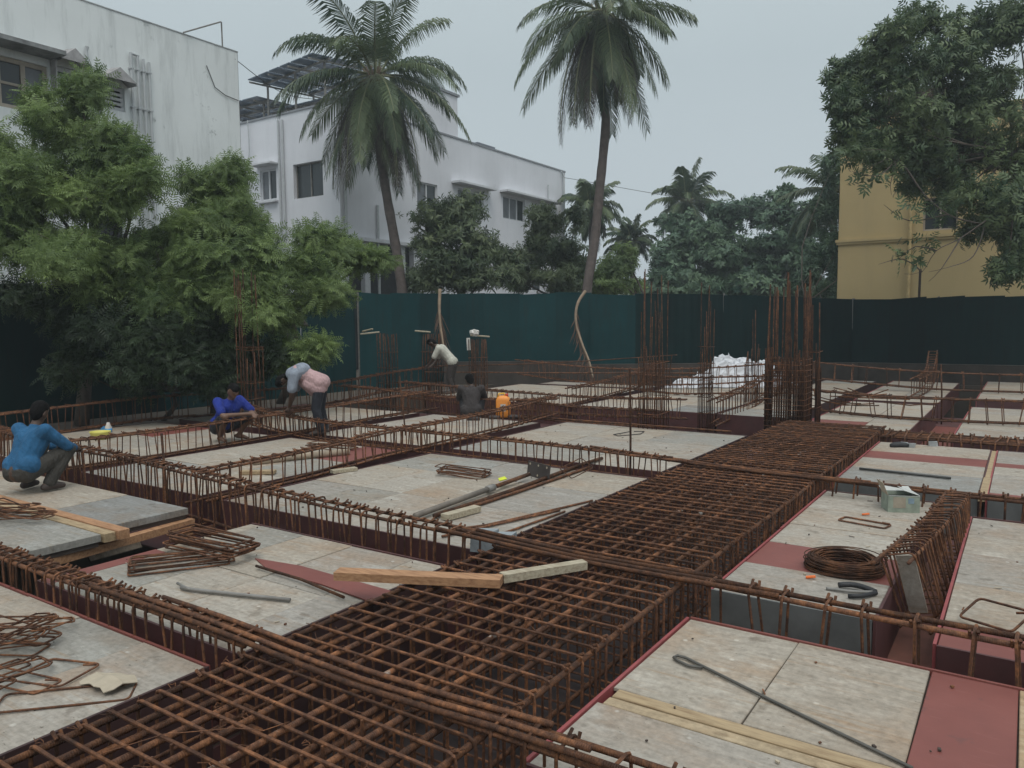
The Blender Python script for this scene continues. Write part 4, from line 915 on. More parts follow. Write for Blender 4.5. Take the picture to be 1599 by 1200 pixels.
def palm(name, label, trunk, r0, r1, fr_list, L, seed, group=None, dead=4, nuts=0, lod=46, ll=.62, lw=.04):
    q = random.Random(seed); top = Vector(trunk[-1]); root = thing(name, label, 'palm tree', trunk[0], group)
    P = resample(trunk, .35); n_ = len(P)
    part('trunk', MB().tube(P, [(r0+(r1-r0)*(i/(n_-1))**.6)*(1+.05*math.sin(i*2.2)) for i in range(n_)], 10), PALMB, root, True)
    hub = MB()
    for k in range(14):
        a = q.uniform(0, 6.28); hub.tube([top+Vector((0,0,-.5)), top+Vector((math.cos(a)*.18,math.sin(a)*.18,-.1)), top+Vector((math.cos(a)*.42,math.sin(a)*.42,.32))], [.10,.07,.035], 5)
    part('leaf_base', hub, simple('fibrous_palm_base', (.13,.095,.06)), root, True)
    for (az, el, s_, bend) in fr_list:
        m_ = frond_mesh(q, az, el, L*s_, bend, lod, ll*(L/4.2)**.4, lw); off = Vector((math.cos(az)*.15, math.sin(az)*.15, .1))
        o = link('frond', m_.mesh('frond', [PALMG, simple_rachis]), root, top+off-root.location)
        me = o.data; a = me.attributes.new('tone', 'FLOAT', 'FACE'); b0 = q.uniform(.15, .75); a.data.foreach_set('value', [min(1, max(0, b0+q.gauss(0,.12))) for _ in me.polygons])
    for k in range(dead):
        az = q.uniform(0, 6.28); m_ = frond_mesh(q, az, -.7, L*q.uniform(.7,1.15), 3.2, int(lod*.8), ll*.75, lw, dead=True)
        o = link('dead_frond', m_.mesh('dead_frond', [PALMD, simple_rachis]), root, top+Vector((math.cos(az)*.2, math.sin(az)*.2, -.25))-root.location)
        a = o.data.attributes.new('tone', 'FLOAT', 'FACE'); a.data.foreach_set('value', [q.random() for _ in o.data.polygons])
    for k in range(nuts):
        az = q.uniform(0, 6.28); c = top+Vector((math.cos(az)*q.uniform(.25,.6), math.sin(az)*q.uniform(.25,.6), q.uniform(-.45,.0)))
        part('coconut', MB().lathe([(.02,-.14),(.09,-.10),(.125,0),(.09,.10),(.02,.14)], 10, 0, tuple(c)), simple_nut, root, True)
    return root
simple_rachis = simple('pale_rachis', (.16,.17,.08), .6); simple_nut = simple('brown_green_coconut', (.10,.085,.04), .5)
def fronds(seed, n_, lo=-.75, hi=1.45, L0=.85, extra=()):
    q = random.Random(seed); out_ = []
    for k in range(n_):
        t = k/(n_-1); el = hi+(lo-hi)*t**.85+q.uniform(-.1,.1); az = k*2.39996+q.uniform(-.25,.25)
        out_.append((az, el, q.uniform(L0-.12, 1.12)*(0.92 if el > 1 else 1), (1.3 if el > .2 else 0.9)+q.uniform(-.2,.4)))
    return out_+list(extra)
palm('coconut_palm', 'stout coconut palm with a drooping crown before the lavender house', [at(640,560,28.6), at(628,455,28.8), at(617,380,29), at(603,300,29), at(592,220,29), at(588,150,29), at(585,122,29)], .215, .16, fronds(3, 30, -1.05, 1.35, .85, [(a,-1.15+.1*(k%3),1.05,.4) for k,a in enumerate((.4,1.3,2.2,3.1,4.3,5.2,5.9))]), 4.05, 51, dead=24, nuts=14, lod=74, ll=1.08, lw=.052)
palm('coconut_palm', 'tallest slender coconut palm with its crown cut by the top of the photo', [at(908,560,27), at(917,450,27.3), at(928,380,27.5), at(937,290,27.6), at(943,230,27.6), at(946,185,27.6), at(940,150,27.6), at(935,100,27.6), at(937,50,27.6), at(940,22,27.6)], .19, .16, fronds(8, 32, -1.35, 0.75), 4.0, 52, dead=14, nuts=6, lod=74, ll=1.08, lw=.052)
palm('coconut_palm', 'small far palm left of the tall palm trunk', [at(925,480,46), at(924,400,46), at(922,325,46)], .2, .15, fronds(9, 24, -.7), 2.4, 53, dead=2, lod=34, ll=1.0, lw=.10)
palm('coconut_palm', 'lowest far palm just right of the tall palm trunk', [at(988,480,52), at(987,420,52), at(986,378,52)], .2, .15, fronds(10, 26, -.6), 1.9, 54, dead=2, lod=34, ll=1.0, lw=.10)
palm('coconut_palm', 'far palm rising left above the dark rounded trees', [at(1085,480,50), at(1080,400,50), at(1072,318,50)], .2, .16, fronds(12, 28, -.8), 3.0, 55, dead=3, lod=36, ll=1.05, lw=.10)
palm('coconut_palm', 'palm showing drooping fronds left of the ochre house', [at(1300,480,36), at(1302,400,36), at(1300,300,36)], .2, .16, fronds(14, 24, -.9), 2.8, 56, dead=2, lod=34, ll=.9, lw=.08)
# ------------------------------------------------------------------ people
def capsule(bm_, a, b2, ra, rb, seg=12):
    """tapered rounded limb"""
    a, b2 = Vector(a), Vector(b2); d = b2-a; L = d.length
    z = d/L if L > 1e-6 else Vector((0,0,1)); x = z.orthogonal().normalized(); y = z.cross(x); rings = []
    for i in range(5): t = -math.pi/2+math.pi/2*i/4; rings.append((a+z*ra*math.sin(t), ra*math.cos(t)))
    for i in range(5): t = math.pi/2*i/4; rings.append((b2+z*rb*math.sin(t), rb*math.cos(t)))
    vs = [[bm_.verts.new(c+(x*math.cos(2*math.pi*j/seg)+y*math.sin(2*math.pi*j/seg))*max(r_, 1e-4)) for j in range(seg)] for c, r_ in rings]
    for i in range(len(vs)-1):
        for j in range(seg): bm_.faces.new((vs[i][j], vs[i][(j+1)%seg], vs[i+1][(j+1)%seg], vs[i+1][j]))
    bm_.faces.new(vs[0][::-1]); bm_.faces.new(vs[-1])
def fuse(name, caps, voxel, m, parent, smooth=4):
    """one continuous skin over the given limbs"""
    bm_ = bmesh.new()
    for c in caps: capsule(bm_, *c)
    me = bpy.data.meshes.new(name); bm_.to_mesh(me); bm_.free()
    o = bpy.data.objects.new(name, me); COL.objects.link(o)
    r_ = o.modifiers.new('r', 'REMESH'); r_.mode = 'VOXEL'; r_.voxel_size = voxel; r_.use_smooth_shade = True
    s_ = o.modifiers.new('s', 'SMOOTH'); s_.factor = .5; s_.iterations = smooth
    dg = bpy.context.evaluated_depsgraph_get(); me2 = bpy.data.meshes.new_from_object(o.evaluated_get(dg)); me2.name = name
    o.modifiers.clear(); o.data = me2; me2.materials.clear(); me2.materials.append(m)
    me2.polygons.foreach_set('use_smooth', [True]*len(me2.polygons)); o.parent = parent; return o
SKIN = simple('brown_skin', (.13,.068,.042), .55, .12, 8); SKIN2 = simple('dark_brown_skin', (.075,.042,.028), .55, .12, 8)
HAIR = simple('black_hair', (.006,.0055,.0055), .8, .2, 40, bmp=.6); HAIR.node_tree.nodes['Principled BSDF'].inputs['Specular IOR Level'].default_value = .12
def cloth(name, col, var=.18):
    m, n, b = mat(name); f = noise(n, coords(n), 5, 5, .65); g_ = noise(n, coords(n, (1, 1, .45)), 13, 4, .55)
    c = ramp(n, f, [(.3, tuple(x*(1-var*1.6) for x in col)), (.55, col), (.75, tuple(min(1, x*(1+var)+.012) for x in col))])
    n.links.new(c, b.inputs['Base Color']); b.inputs['Roughness'].default_value = .9; bump(n, b, g_, 1.0, .045); return m
def person(label, base, yaw, J, skin, shirt_m, trouser_m, sleeve=.55, vox=.009, bare_shin=False, shoe_m=None, extra_shirt=None, hem=0.0):
    """J: joints in a frame x forward, y left, z up; sleeve = share of the forearm/upper arm the shirt covers (1 = elbow, 2 = wrist)"""
    root = thing('person', label, 'person', base)
    cz, sz = math.cos(yaw), math.sin(yaw)
    W = lambda p: Vector((p[0]*cz-p[1]*sz, p[0]*sz+p[1]*cz, p[2]))
    g = {k: W(v) for k, v in J.items()}
    lerp = lambda a, b2, t: a+(b2-a)*t
    pel, che, nek, hd = g['pelvis'], g['chest'], g['neck'], g['head']
    side = W((0,1,0)); f = (W(J['face'])-W((0,0,0))).normalized()
    upv = (hd-nek).normalized(); hdc = hd
    body = [(pel+side*.065, pel-side*.065, .098, .098), (pel, lerp(pel,che,.5), .12, .115), (lerp(pel,che,.5)+side*.03, che+side*.06, .11, .12), (lerp(pel,che,.5)-side*.03, che-side*.06, .11, .12),
            (che, nek, .10, .055), (nek-(hd-nek)*.1, lerp(nek,hd,.6), .052, .05),
            (hdc+upv*.035-f*.015, hdc-upv*.02, .088, .080), (hdc-upv*.06+f*.035, hdc-upv*.085+f*.045, .052, .042),
            (hdc+f*.085, hdc+f*.098-upv*.03, .010, .015), (hdc+side*.078-f*.01, hdc+side*.082-f*.015-upv*.03, .018, .012), (hdc-side*.078-f*.01, hdc-side*.082-f*.015-upv*.03, .018, .012),
            (hdc+side*.03+f*.074+upv*.01, hdc+side*.018+f*.078+upv*.01, .012, .012), (hdc-side*.03+f*.074+upv*.01, hdc-side*.018+f*.078+upv*.01, .012, .012), (hdc+side*.02+f*.078-upv*.062, hdc-side*.02+f*.078-upv*.062, .010, .010)]
    shirt = [(pel+side*.092+(che-pel)*(.05-hem), pel-side*.092+(che-pel)*(.05-hem), .131, .131), (lerp(pel,che,.1)+side*.05, lerp(pel,che,.55)+side*.04, .128, .128), (lerp(pel,che,.1)-side*.05, lerp(pel,che,.55)-side*.04, .128, .128),
             (lerp(pel,che,.5)+side*.035, che+side*.07, .125, .132), (lerp(pel,che,.5)-side*.035, che-side*.07, .125, .132), (che, lerp(che,nek,.72), .115, .070)]
    if extra_shirt: shirt += [(W(a), W(b2), r1, r2) for a, b2, r1, r2 in extra_shirt]
    trous = [(pel+side*.075, pel-side*.075, .116, .116)]
    for s_ in ('l', 'r'):
        sg = 1 if s_ == 'l' else -1
        sh, el, wr, hp, kn, an, to = (g[k+s_] for k in ('sh', 'el', 'wr', 'hip', 'kn', 'an', 'to'))
        body += [(che+side*sg*.06, sh, .09, .06), (sh, el, .052, .040), (el, wr, .041, .028), (hp, kn, .082, .060), (kn, lerp(kn,an,.4), .056, .052), (lerp(kn,an,.4), an, .052, .038), (an-(to-an)*.25+Vector((0,0,-.02)), lerp(an,to,.6), .036, .034), (lerp(an,to,.5), to, .036, .024)]
        hdv = (g['hand'+s_]-wr).normalized(); sv = hdv.cross(W((0,0,1)))
        sv = (sv if sv.length > .1 else side).normalized()
        body.append((wr, wr+hdv*.07, .030, .036))
        palm_ = wr+hdv*.075; dn = hdv.cross(sv).normalized()*-1
        for k, (o_, fl) in enumerate(((-.03,.068),(-.01,.078),(.011,.074),(.031,.058))):
            k1 = palm_+sv*o_+hdv*.02; k2 = k1+hdv*fl*.5; k3 = k2+(hdv*.55-dn*.8).normalized()*fl*.55
            body += [(palm_+sv*o_, k2, .0105, .0095), (k2, k3, .0095, .008)]
        body += [(wr+hdv*.03-sv*.028, wr+hdv*.065-sv*.058, .013, .011), (wr+hdv*.065-sv*.058, wr+hdv*.10-sv*.055, .011, .009)]
        shirt.append((che+side*sg*.07, sh, .105, .078))
        if sleeve <= 1: shirt.append((sh, lerp(sh, el, sleeve), .076, .070))
        else: shirt += [(sh, el, .074, .060), (el, lerp(el, wr, sleeve-1), .058, .046)]
        if bare_shin: trous += [(hp, lerp(hp, kn, .85), .112, .098)]
        else: trous += [(hp, kn, .104, .082), (kn, lerp(kn, an, .92), .080, .066)]
    fuse('body', body, vox, skin, root, 3); fuse('shirt', shirt, vox*1.2, shirt_m, root, 5); fuse('trousers', trous, vox*1.2, trouser_m, root, 4)
    hair = [(hdc+upv*.050-f*.028, hdc+upv*.0-f*.042, .090, .080), (hdc+upv*.062+f*.022, hdc+upv*.06-f*.03, .070, .08), (hdc-upv*.03-f*.05, hdc-upv*.05-f*.045, .066, .05)]
    fuse('hair', hair, vox, HAIR, root, 2)
    if shoe_m:
        for s_ in ('l', 'r'):
            an, to = g['an'+s_], g['to'+s_]
            fuse('shoe', [(an-(to-an)*.25+Vector((0,0,-.028)), lerp(an,to,.6)+Vector((0,0,-.004)), .042, .042), (lerp(an,to,.5), to, .043, .032)], vox*1.2, shoe_m, root, 2)
    return root
def legs(pel, hipw, kl, kr, al, ar, toe=.17, turn=0.15):
    d = {'hipl': (pel[0], hipw, pel[2]-.02), 'hipr': (pel[0], -hipw, pel[2]-.02), 'knl': kl, 'knr': kr, 'anl': al, 'anr': ar}
    d['tol'] = (al[0]+toe, al[1]+turn*.25, al[2]-.035); d['tor'] = (ar[0]+toe, ar[1]-turn*.25, ar[2]-.035); return d
def arms(sl, sr, el, er, wl, wr, hl, hr): return {'shl': sl, 'shr': sr, 'ell': el, 'elr': er, 'wrl': wl, 'wrr': wr, 'handl': hl, 'handr': hr}
# 1 squatting, light blue long-sleeved shirt, back towards the camera
J = dict(pelvis=(-.16,0,.27), chest=(.03,0,.63), neck=(.09,0,.80), head=(.15,.0,.93), face=(.9,.25,-.25)); J.update(legs((-.16,0,.27), .10, (.33,.20,.50), (.30,-.24,.47), (.06,.17,.085), (.04,-.19,.085))); J.update(arms((.03,.20,.74), (.03,-.20,.74), (.24,.26,.50), (.25,-.29,.52), (.46,.12,.47), (.47,-.16,.46), (.60,.06,.43), (.60,-.08,.42)))
J = {k_: tuple(c_*(.93 if k_ != 'face' else 1) for c_ in v_) for k_, v_ in J.items()}
person('man in a light blue long-sleeved shirt squatting with his back turned at the left edge', (-9.11,4.02,.05), math.atan2(.95,-.28), J, SKIN2, cloth('light_blue_shirt', (.016,.10,.215)), cloth('olive_brown_trousers', (.050,.045,.038)), 1.85, .0085, hem=-.14, shoe_m=simple('dark_sandal', (.05,.035,.03)))
# 2 squatting, royal blue t-shirt, facing the camera
J = dict(pelvis=(-.14,0,.24), chest=(.06,0,.56), neck=(.12,0,.70), head=(.19,0,.815), face=(.95,-.1,-.25)); J.update(legs((-.14,0,.24), .10, (.30,.24,.44), (.30,-.24,.44), (.05,.17,.085), (.05,-.17,.085))); J.update(arms((.06,.20,.66), (.06,-.20,.66), (.30,.30,.44), (.28,-.27,.46), (.50,.14,.45), (.48,.06,.47), (.60,.08,.45), (.58,.13,.46)))
person('man in a royal blue t-shirt squatting with arms across his knees, facing the camera', (-10.62,7.62,0), math.atan2(-.02,1), J, SKIN, cloth('royal_blue_shirt', (.009,.026,.22)), cloth('black_shorts', (.018,.018,.024)), .75, .009, bare_shin=True, hem=-.12)
# 3 bending over, pink and grey shirt
J = dict(pelvis=(-.04,0,.88), chest=(.30,0,1.08), neck=(.47,0,1.02), head=(.585,0,.94), face=(.55,0,-.85)); J.update(legs((-.04,0,.88), .10, (.03,.13,.47), (.0,-.12,.47), (-.05,.15,.085), (-.08,-.13,.085))); J.update(arms((.36,.19,1.03), (.36,-.19,1.03), (.40,.22,.74), (.42,-.20,.73), (.47,.10,.50), (.50,-.08,.50), (.52,.06,.38), (.54,-.05,.38)))
PINK = cloth('washed_pink_shirt', (.47,.31,.31), .12)
p3 = person('man in a pink and grey shirt bending over the raised cage', (-9.85,8.86,0), math.atan2(-.62,-.78), J, SKIN2, PINK, cloth('navy_trousers', (.016,.018,.026)), .8, .009, shoe_m=simple('brown_shoe', (.05,.035,.03)),
            extra_shirt=[((-.055,.06,.90),(.10,.07,.97),.136,.126), ((-.055,-.06,.90),(.10,-.07,.97),.136,.126), ((-.02,.10,.80),(.14,.08,.88),.12,.12), ((-.02,-.10,.80),(.14,-.08,.88),.12,.12), ((.06,0,.78),(.22,0,.92),.13,.12)])
yw = math.atan2(-.62,-.78); W = lambda p: Vector((p[0]*math.cos(yw)-p[1]*math.sin(yw), p[0]*math.sin(yw)+p[1]*math.cos(yw), p[2]))
yoke = fuse('shirt_yoke', [(W((.27,.06,1.085)),W((.41,.06,1.05)),.147,.113),(W((.27,-.06,1.085)),W((.41,-.06,1.05)),.147,.113),(W((.33,.12,1.05)),W((.365,.19,1.03)),.118,.094),(W((.33,-.12,1.05)),W((.365,-.19,1.03)),.118,.094),(W((.36,.19,1.03)),W((.395,.21,.81)),.092,.084),(W((.36,-.19,1.03)),W((.41,-.2,.80)),.092,.084)], .011, cloth('grey_blue_yoke', (.24,.27,.32)), p3, 4)
# 4 leaning, white shirt, far by the fence
J = dict(pelvis=(-.04,0,.80), chest=(.26,0,1.13), neck=(.39,0,1.22), head=(.50,0,1.29), face=(.8,0,-.5)); J.update(legs((-.04,0,.80), .10, (.05,.12,.42), (.02,-.12,.42), (-.05,.13,.06), (-.06,-.13,.06))); J.update(arms((.30,.20,1.15), (.30,-.20,1.15), (.42,.23,.90), (.40,-.23,.88), (.56,.16,.74), (.52,-.12,.72), (.64,.12,.68), (.6,-.1,.66)))
person('man in a white t-shirt leaning over near the back fence', (-12.1,15.3,.06), math.atan2(-.45,-.85), J, SKIN2, cloth('white_shirt', (.50,.49,.42), .12), cloth('dark_brown_trousers', (.045,.036,.032)), .8, .010)
# 5 squatting with his back to us, dark clothes
J = dict(pelvis=(-.12,0,.22), chest=(.02,0,.55), neck=(.07,0,.70), head=(.12,.04,.81), face=(.9,.4,-.2)); J.update(legs((-.12,0,.22), .10, (.32,.20,.46), (.32,-.20,.46), (.06,.16,.085), (.06,-.16,.085))); J.update(arms((.02,.20,.65), (.02,-.20,.65), (.22,.26,.42), (.22,-.26,.42), (.42,.15,.42), (.42,-.15,.42), (.52,.1,.4), (.52,-.1,.4)))
person('man in dark grey clothes squatting with his back turned, left of the orange can', (-9.16,12.2,-.09), math.atan2(.83,-.55), J, SKIN2, cloth('dark_grey_shirt', (.040,.033,.032)), cloth('black_trousers', (.022,.022,.026)), .9, .010)

# ------------------------------------------------------------------ loose things on the deck
def link_shape(w_, l_, r, open_gap=False, bend=.03, n=6, bow=0.0):
    """flat bent link (stirrup) lying in XY"""
    c = bend; P = []
    for (x, y, a0) in ((l_/2-c, w_/2-c, 0), (-l_/2+c, w_/2-c, 90), (-l_/2+c, -w_/2+c, 180), (l_/2-c, -w_/2+c, 270)):
        for k in range(4):
            a = R(a0+30*k); P.append((x+c*math.cos(a), y+c*math.sin(a), bow*math.sin(x*5)))
    if open_gap: P = P[1:]+[]; 
    mb = MB(); mb.tube(P, r, n, closed=not open_gap)
    return mb
def stirrup(label, c, yaw, w_, l_, r=.005, tx=0, ty=0, group=None, gap=False):
    mb = link_shape(w_, l_, r, gap); h = Vector((l_/2-.01, w_/2-.02, r)); mb.tube([h, h+Vector((-.05,-.04,.012))], r, 5)
    o = link('loose_stirrup', mb.mesh('loose_stirrup', RUST, None, True), None, Vector(c)); o.rotation_euler = (R(tx), R(ty), yaw)
    return tag(o, label, 'rebar stirrup', group)
q = random.Random(77)
def nth(k, n_, text): return ('topmost ' if k == n_-1 else 'lowest ' if k == 0 else '')+text
GA, GB, GC, GD = 'loose stirrups heaped at the left edge', 'loose stirrups heaped beside the open trench', 'loose stirrups on the grey panels at the far left', 'loose stirrups bundled in the middle bay'
for k in range(12): stirrup(nth(k, 12, 'bent stirrup in the tangled heap at the left edge of the near left bay'), (-4.98+q.uniform(-.2,.16), 2.03+q.uniform(-.16,.12), .012+.012*k), R(60+q.uniform(-55,55)), .15+q.uniform(-.02,.03), .50+q.uniform(-.08,.1), .0056, q.uniform(-8,8), q.uniform(-9,9), GA)
for k in range(5): stirrup(nth(k, 5, 'flat stirrup in the lower heap near the bottom left corner'), (-4.45+q.uniform(-.16,.14), 1.70+q.uniform(-.08,.10), .01+.012*k), R(50+q.uniform(-45,45)), .17, .60, .0056, q.uniform(-4,4), q.uniform(-5,5), GA)
stirrup('square stirrup lying between the two heaps at the left edge', (-4.33,1.97,.01), R(15), .26, .36, .0062, 2, -3, GA)
stirrup('long stirrup lying partly under the torn cardboard near the left edge', (-3.99,1.86,.010), R(48), .20, .62, .0062, 0, 1, GA)
for k in range(9): stirrup(nth(k, 9, 'rounded stirrup in the upper stack of links beside the open trench'), (-5.50+q.uniform(-.04,.04), 3.74+q.uniform(-.03,.03), .055+.014*k), R(3+q.uniform(-3,3)), .25, .80+q.uniform(-.02,.02), .0075, q.uniform(-2,2), q.uniform(-2,2), GB)
for k in range(6): stirrup(nth(k, 6, 'rounded stirrup in the lower slanting stack of links beside the open trench'), (-5.46+q.uniform(-.03,.03), 3.46+q.uniform(-.03,.03), .012+.013*k), R(60+q.uniform(-3,3)), .24, .72, .0075, q.uniform(-2,2), q.uniform(-2,2), GB)
for k in range(10): stirrup(nth(k, 10, 'rusty stirrup heaped on the grey panels left of the yellow timber'), (-7.95+q.uniform(-.22,.28), 3.28+q.uniform(-.12,.14), .075+.014*k), R(10+q.uniform(-30,30)), .2, .66, .0062, q.uniform(-8,8), q.uniform(-8,8), GC)
for k in range(8): stirrup(nth(k, 8, 'thin stirrup in the flat bundle behind the prop plate'), (-5.72+q.uniform(-.04,.04), 7.42+q.uniform(-.04,.04), .012+.012*k), R(12+q.uniform(-7,7)), .24, .60, .0058, q.uniform(-3,3), q.uniform(-3,3)+4, GD)
stirrup('single thin stirrup leaning on the raised cage right of the prop plate', (-4.52,8.14,.10), R(-40), .30, .42, .0062, 24, 6)
stirrup('single dark red stirrup lying in front of the open carton', (-1.19,7.62,.012), R(-12), .17, .42, .0085)
stirrup('single open stirrup standing on the panels at the right edge', (-.10,5.42,.09), R(-38), .20, .36, .008, 28, -6)
for k in range(6): stirrup(nth(k, 6, 'thin stirrup in the flat bundle lying behind the middle raised cage'), (-8.6+q.uniform(-.1,.1), 8.0+q.uniform(-.1,.1), .012+.012*k), R(8+q.uniform(-9,9)), .22, .8, .006, 0, q.uniform(-3,3), 'loose stirrups behind the middle raised cage')

solo('timber_plank', MB().beam((-3.83,3.56,.198), (-2.79,4.02,.205), .115, .055), TIMO, 'fresh orange timber plank lying across the left half of the wide rebar mat', 'plank')
solo('timber_batten', MB().beam((-2.83,4.08,.205), (-2.50,4.62,.205), .075, .055), TIMP, 'pale timber batten lying end to end with the orange plank on the rebar mat', 'plank')
rs_ = MB(); P = [deck_pt(398,874), deck_pt(470,886), deck_pt(610,925), deck_pt(590,946), deck_pt(500,914), deck_pt(420,893)]
rs_.add([tuple(p+Vector((0,0,.012))) for p in P]+[tuple(p+Vector((0,0,.003))) for p in P], [(5,4,3,2,1,0),(6,7,8,9,10,11)]+[(i,(i+1)%6,6+(i+1)%6,6+i) for i in range(6)])
solo('plywood_strip', rs_, REDPLY, 'slanting strip of red film plywood lying beside the wide rebar mat', 'plywood')
loose_bar('short dark bar lying on the red plywood strip beside the wide rebar mat', [deck_pt(400,884,.03), deck_pt(470,905,.03), deck_pt(537,933,.025)], .011, RUSTX)
def rod(label, pts, r, m=None, z=.0): return loose_bar(label, [deck_pt(x,y,z+r*1.3) for x,y in pts], r, m or STEELG, 'steel_rod', 7)
rod('forked grey ribbed rod lying in front of the stirrup stacks', [(283,918),(300,921),(375,929),(453,937)], .014)
loose_bar('short prong at the forked end of the grey ribbed rod', [deck_pt(277,911,.03), deck_pt(296,921,.02)], .010, STEELG)
rod('dark straight rod lying on the grey panel behind the carton', [(1342,732),(1410,739),(1485,747)], .016, simple('dark_steel', (.045,.045,.042), .5))
hk = [deck_pt(x,y,.012) for x,y in ((1097,1043),(1075,1040),(1058,1032),(1052,1027),(1058,1024),(1072,1028),(1102,1043),(1200,1092),(1310,1145),(1425,1200))]
solo('hooked_rod', MB().tube(hk, .0085, 7), simple('olive_steel', (.075,.07,.06), .5), 'long grey rod with a closed loop end lying on the nearest right panels', 'rod', None, True)
rod('left of three thin rusty bars fanned out beside the wide rebar mat', [(690,830),(760,820),(925,782)], .011, RUSTX)
rod('middle of three thin rusty bars fanned out beside the wide rebar mat', [(690,838),(770,820),(874,797)], .012, RUSTX)
rod('right of three thin rusty bars fanned out beside the wide rebar mat', [(735,850),(800,828),(882,799)], .011, RUSTX)
rod('upper rusty pipe lying along the grey prop in the middle bay', [(678,806),(800,766),(913,724),(940,716)], .024, RUSTX)
rod('lower rusty bar lying along the grey prop in the middle bay', [(700,803),(815,766),(920,730)], .018, RUSTX)
prop = thing('steel_prop', 'grey steel prop with a square drilled head plate lying in the middle bay', 'prop', tuple(deck_pt(750,770)))
pa, pb = deck_pt(648,806,.05), deck_pt(826,741,.07)
part('tube', MB().tube([pa, pa.lerp(pb,.62)], .030, 12), simple('grey_brown_tube', (.16,.135,.11), .6), prop, True); part('inner_tube', MB().tube([pa.lerp(pb,.6), pb], .024, 12), RUST, prop, True)
hd_ = MB(); cpl = deck_pt(841,739,.06); ax = (pb-pa).normalized()
pm_ = MB(); Mx = Matrix.Translation(cpl+Vector((0,0,.03))) @ Matrix.Rotation(R(-22),4,'Z') @ Matrix.Rotation(R(-8),4,'X')
pm_.box((-.22,-.008,-.09),(.22,.008,.09),0,Mx); part('head_plate', pm_, simple('dark_plate', (.05,.04,.036),.6), prop)
for sx in (-.17,0,.17):
    for sz in (-.06,.06): part('bolt_hole', MB().tube([Mx@Vector((sx,-.010,sz)), Mx@Vector((sx,-.0115,sz))], .014, 8), simple_nut if False else CARD, prop)
part('collar', MB().tube([pa.lerp(pb,.58), pa.lerp(pb,.64)], .040, 12), STEELG, prop, True)
solo('paper_scrap', MB().add([tuple(deck_pt(x,y,.10)) for x,y in ((778,747),(788,744),(792,748),(780,751))]+[tuple(deck_pt(x,y,.09)) for x,y in ((778,748),(788,745),(792,749),(780,752))],[(0,1,2,3),(7,6,5,4),(0,4,5,1),(1,5,6,2),(2,6,7,3),(3,7,4,0)]), simple('lime_yellow_paper', (.55,.6,.03)), 'scrap of bright lime yellow paper stuck on the grey prop', 'paper')
solo('timber_offcut', MB().beam(deck_pt(694,808,.035), deck_pt(746,794,.035), .10, .055), TIMP, 'short pale timber offcut lying beside the prop in the middle bay', 'plank')
solo('timber_offcut', MB().beam(deck_pt(518,737,.03), deck_pt(556,732,.03), .10, .04), TIMP, 'short timber offcut lying over the trench edge near the middle raised cage', 'plank')
solo('timber_plank', MB().beam(deck_pt(375,738,.03), deck_pt(430,737,.03), .12, .04), TIMY, 'short flat timber piece lying left of the middle raised cage', 'plank')
solo('timber_pole', MB().tube(resample([deck_pt(395,722,.04), deck_pt(460,714,.045), deck_pt(545,706,.04)], .3), .05, 9), simple('pale_pole', (.30,.235,.17), .8), 'round pale wooden pole lying behind the middle raised cage', 'pole', None, True)
cb = MB(); M_ = Matrix.Translation((-3.66,5.03,.10)) @ Matrix.Rotation(R(12),4,'Z')
cb.add([M_@Vector(p) for p in ((-.10,-.07,-.09),(.10,-.07,-.09),(.10,.09,-.09),(-.10,.09,-.09),(-.095,-.06,.07),(.095,-.06,.085),(.095,.085,.08),(-.095,.08,.07))], [(0,3,2,1),(4,5,6,7),(0,1,5,4),(1,2,6,5),(2,3,7,6),(3,0,4,7)])
cb.add([M_@Vector(p) for p in ((.102,-.05,-.05),(.26,-.03,.02),(.26,.07,.02),(.102,.07,-.05),(.102,-.05,.06),(.26,-.03,.075),(.26,.07,.075),(.102,.07,.06))], [(0,3,2,1),(4,5,6,7),(0,1,5,4),(1,2,6,5),(2,3,7,6),(3,0,4,7)])
solo('concrete_block', cb, simple('pale_grey_concrete', (.25,.275,.29), .8, .2, 14, bmp=.4), 'pale grey concrete spacer block under the lap bars at the mat edge', 'block')
# torn cardboard
tc_ = MB(); o0 = deck_pt(172,1072,.0); gx, gy = 7, 5; vs = []
for i in range(gx):
    for j in range(gy):
        u, v_ = i/(gx-1)-.5, j/(gy-1)-.5; e_ = 1+.12*math.sin(i*2.1+j*1.3)
        vs.append((o0.x+u*.24*e_+v_*.05, o0.y+v_*.17*e_, .035+.02*math.sin(u*4+1)+.012*math.cos(v_*7)+(.015 if i == 0 else 0)))
n_ = len(vs); vs += [(x,y,z-.004) for x,y,z in vs]
fs = [(i*gy+j,(i+1)*gy+j,(i+1)*gy+j+1,i*gy+j+1) for i in range(gx-1) for j in range(gy-1)]; fs += [tuple(n_+k for k in f_[::-1]) for f_ in fs]
solo('torn_cardboard', tc_.add(vs, fs), CARD, 'torn flap of brown cardboard lying on the loose link near the left edge', 'cardboard')
# wire coil
wc = MB(); cc = (-1.09,6.13); k_ = 70
qq = random.Random(9)
for t in range(k_):
    r_ = .215+qq.uniform(-.055,.06); z = .014+qq.uniform(0,.085); ph = qq.uniform(0,6.28)
    wc.tube([(cc[0]+r_*1.05*math.cos(a+ph)+.006*math.sin(a*3+ph), cc[1]+r_*.95*math.sin(a+ph), z+.010*math.sin(a*2+ph)) for a in [2*math.pi*j/36 for j in range(36)]], .0042, 5, closed=True)
solo('wire_coil', wc, rust('dark_binding_wire', None, 0, .6), 'coil of dark binding wire lying on the red panel strip', 'wire coil')
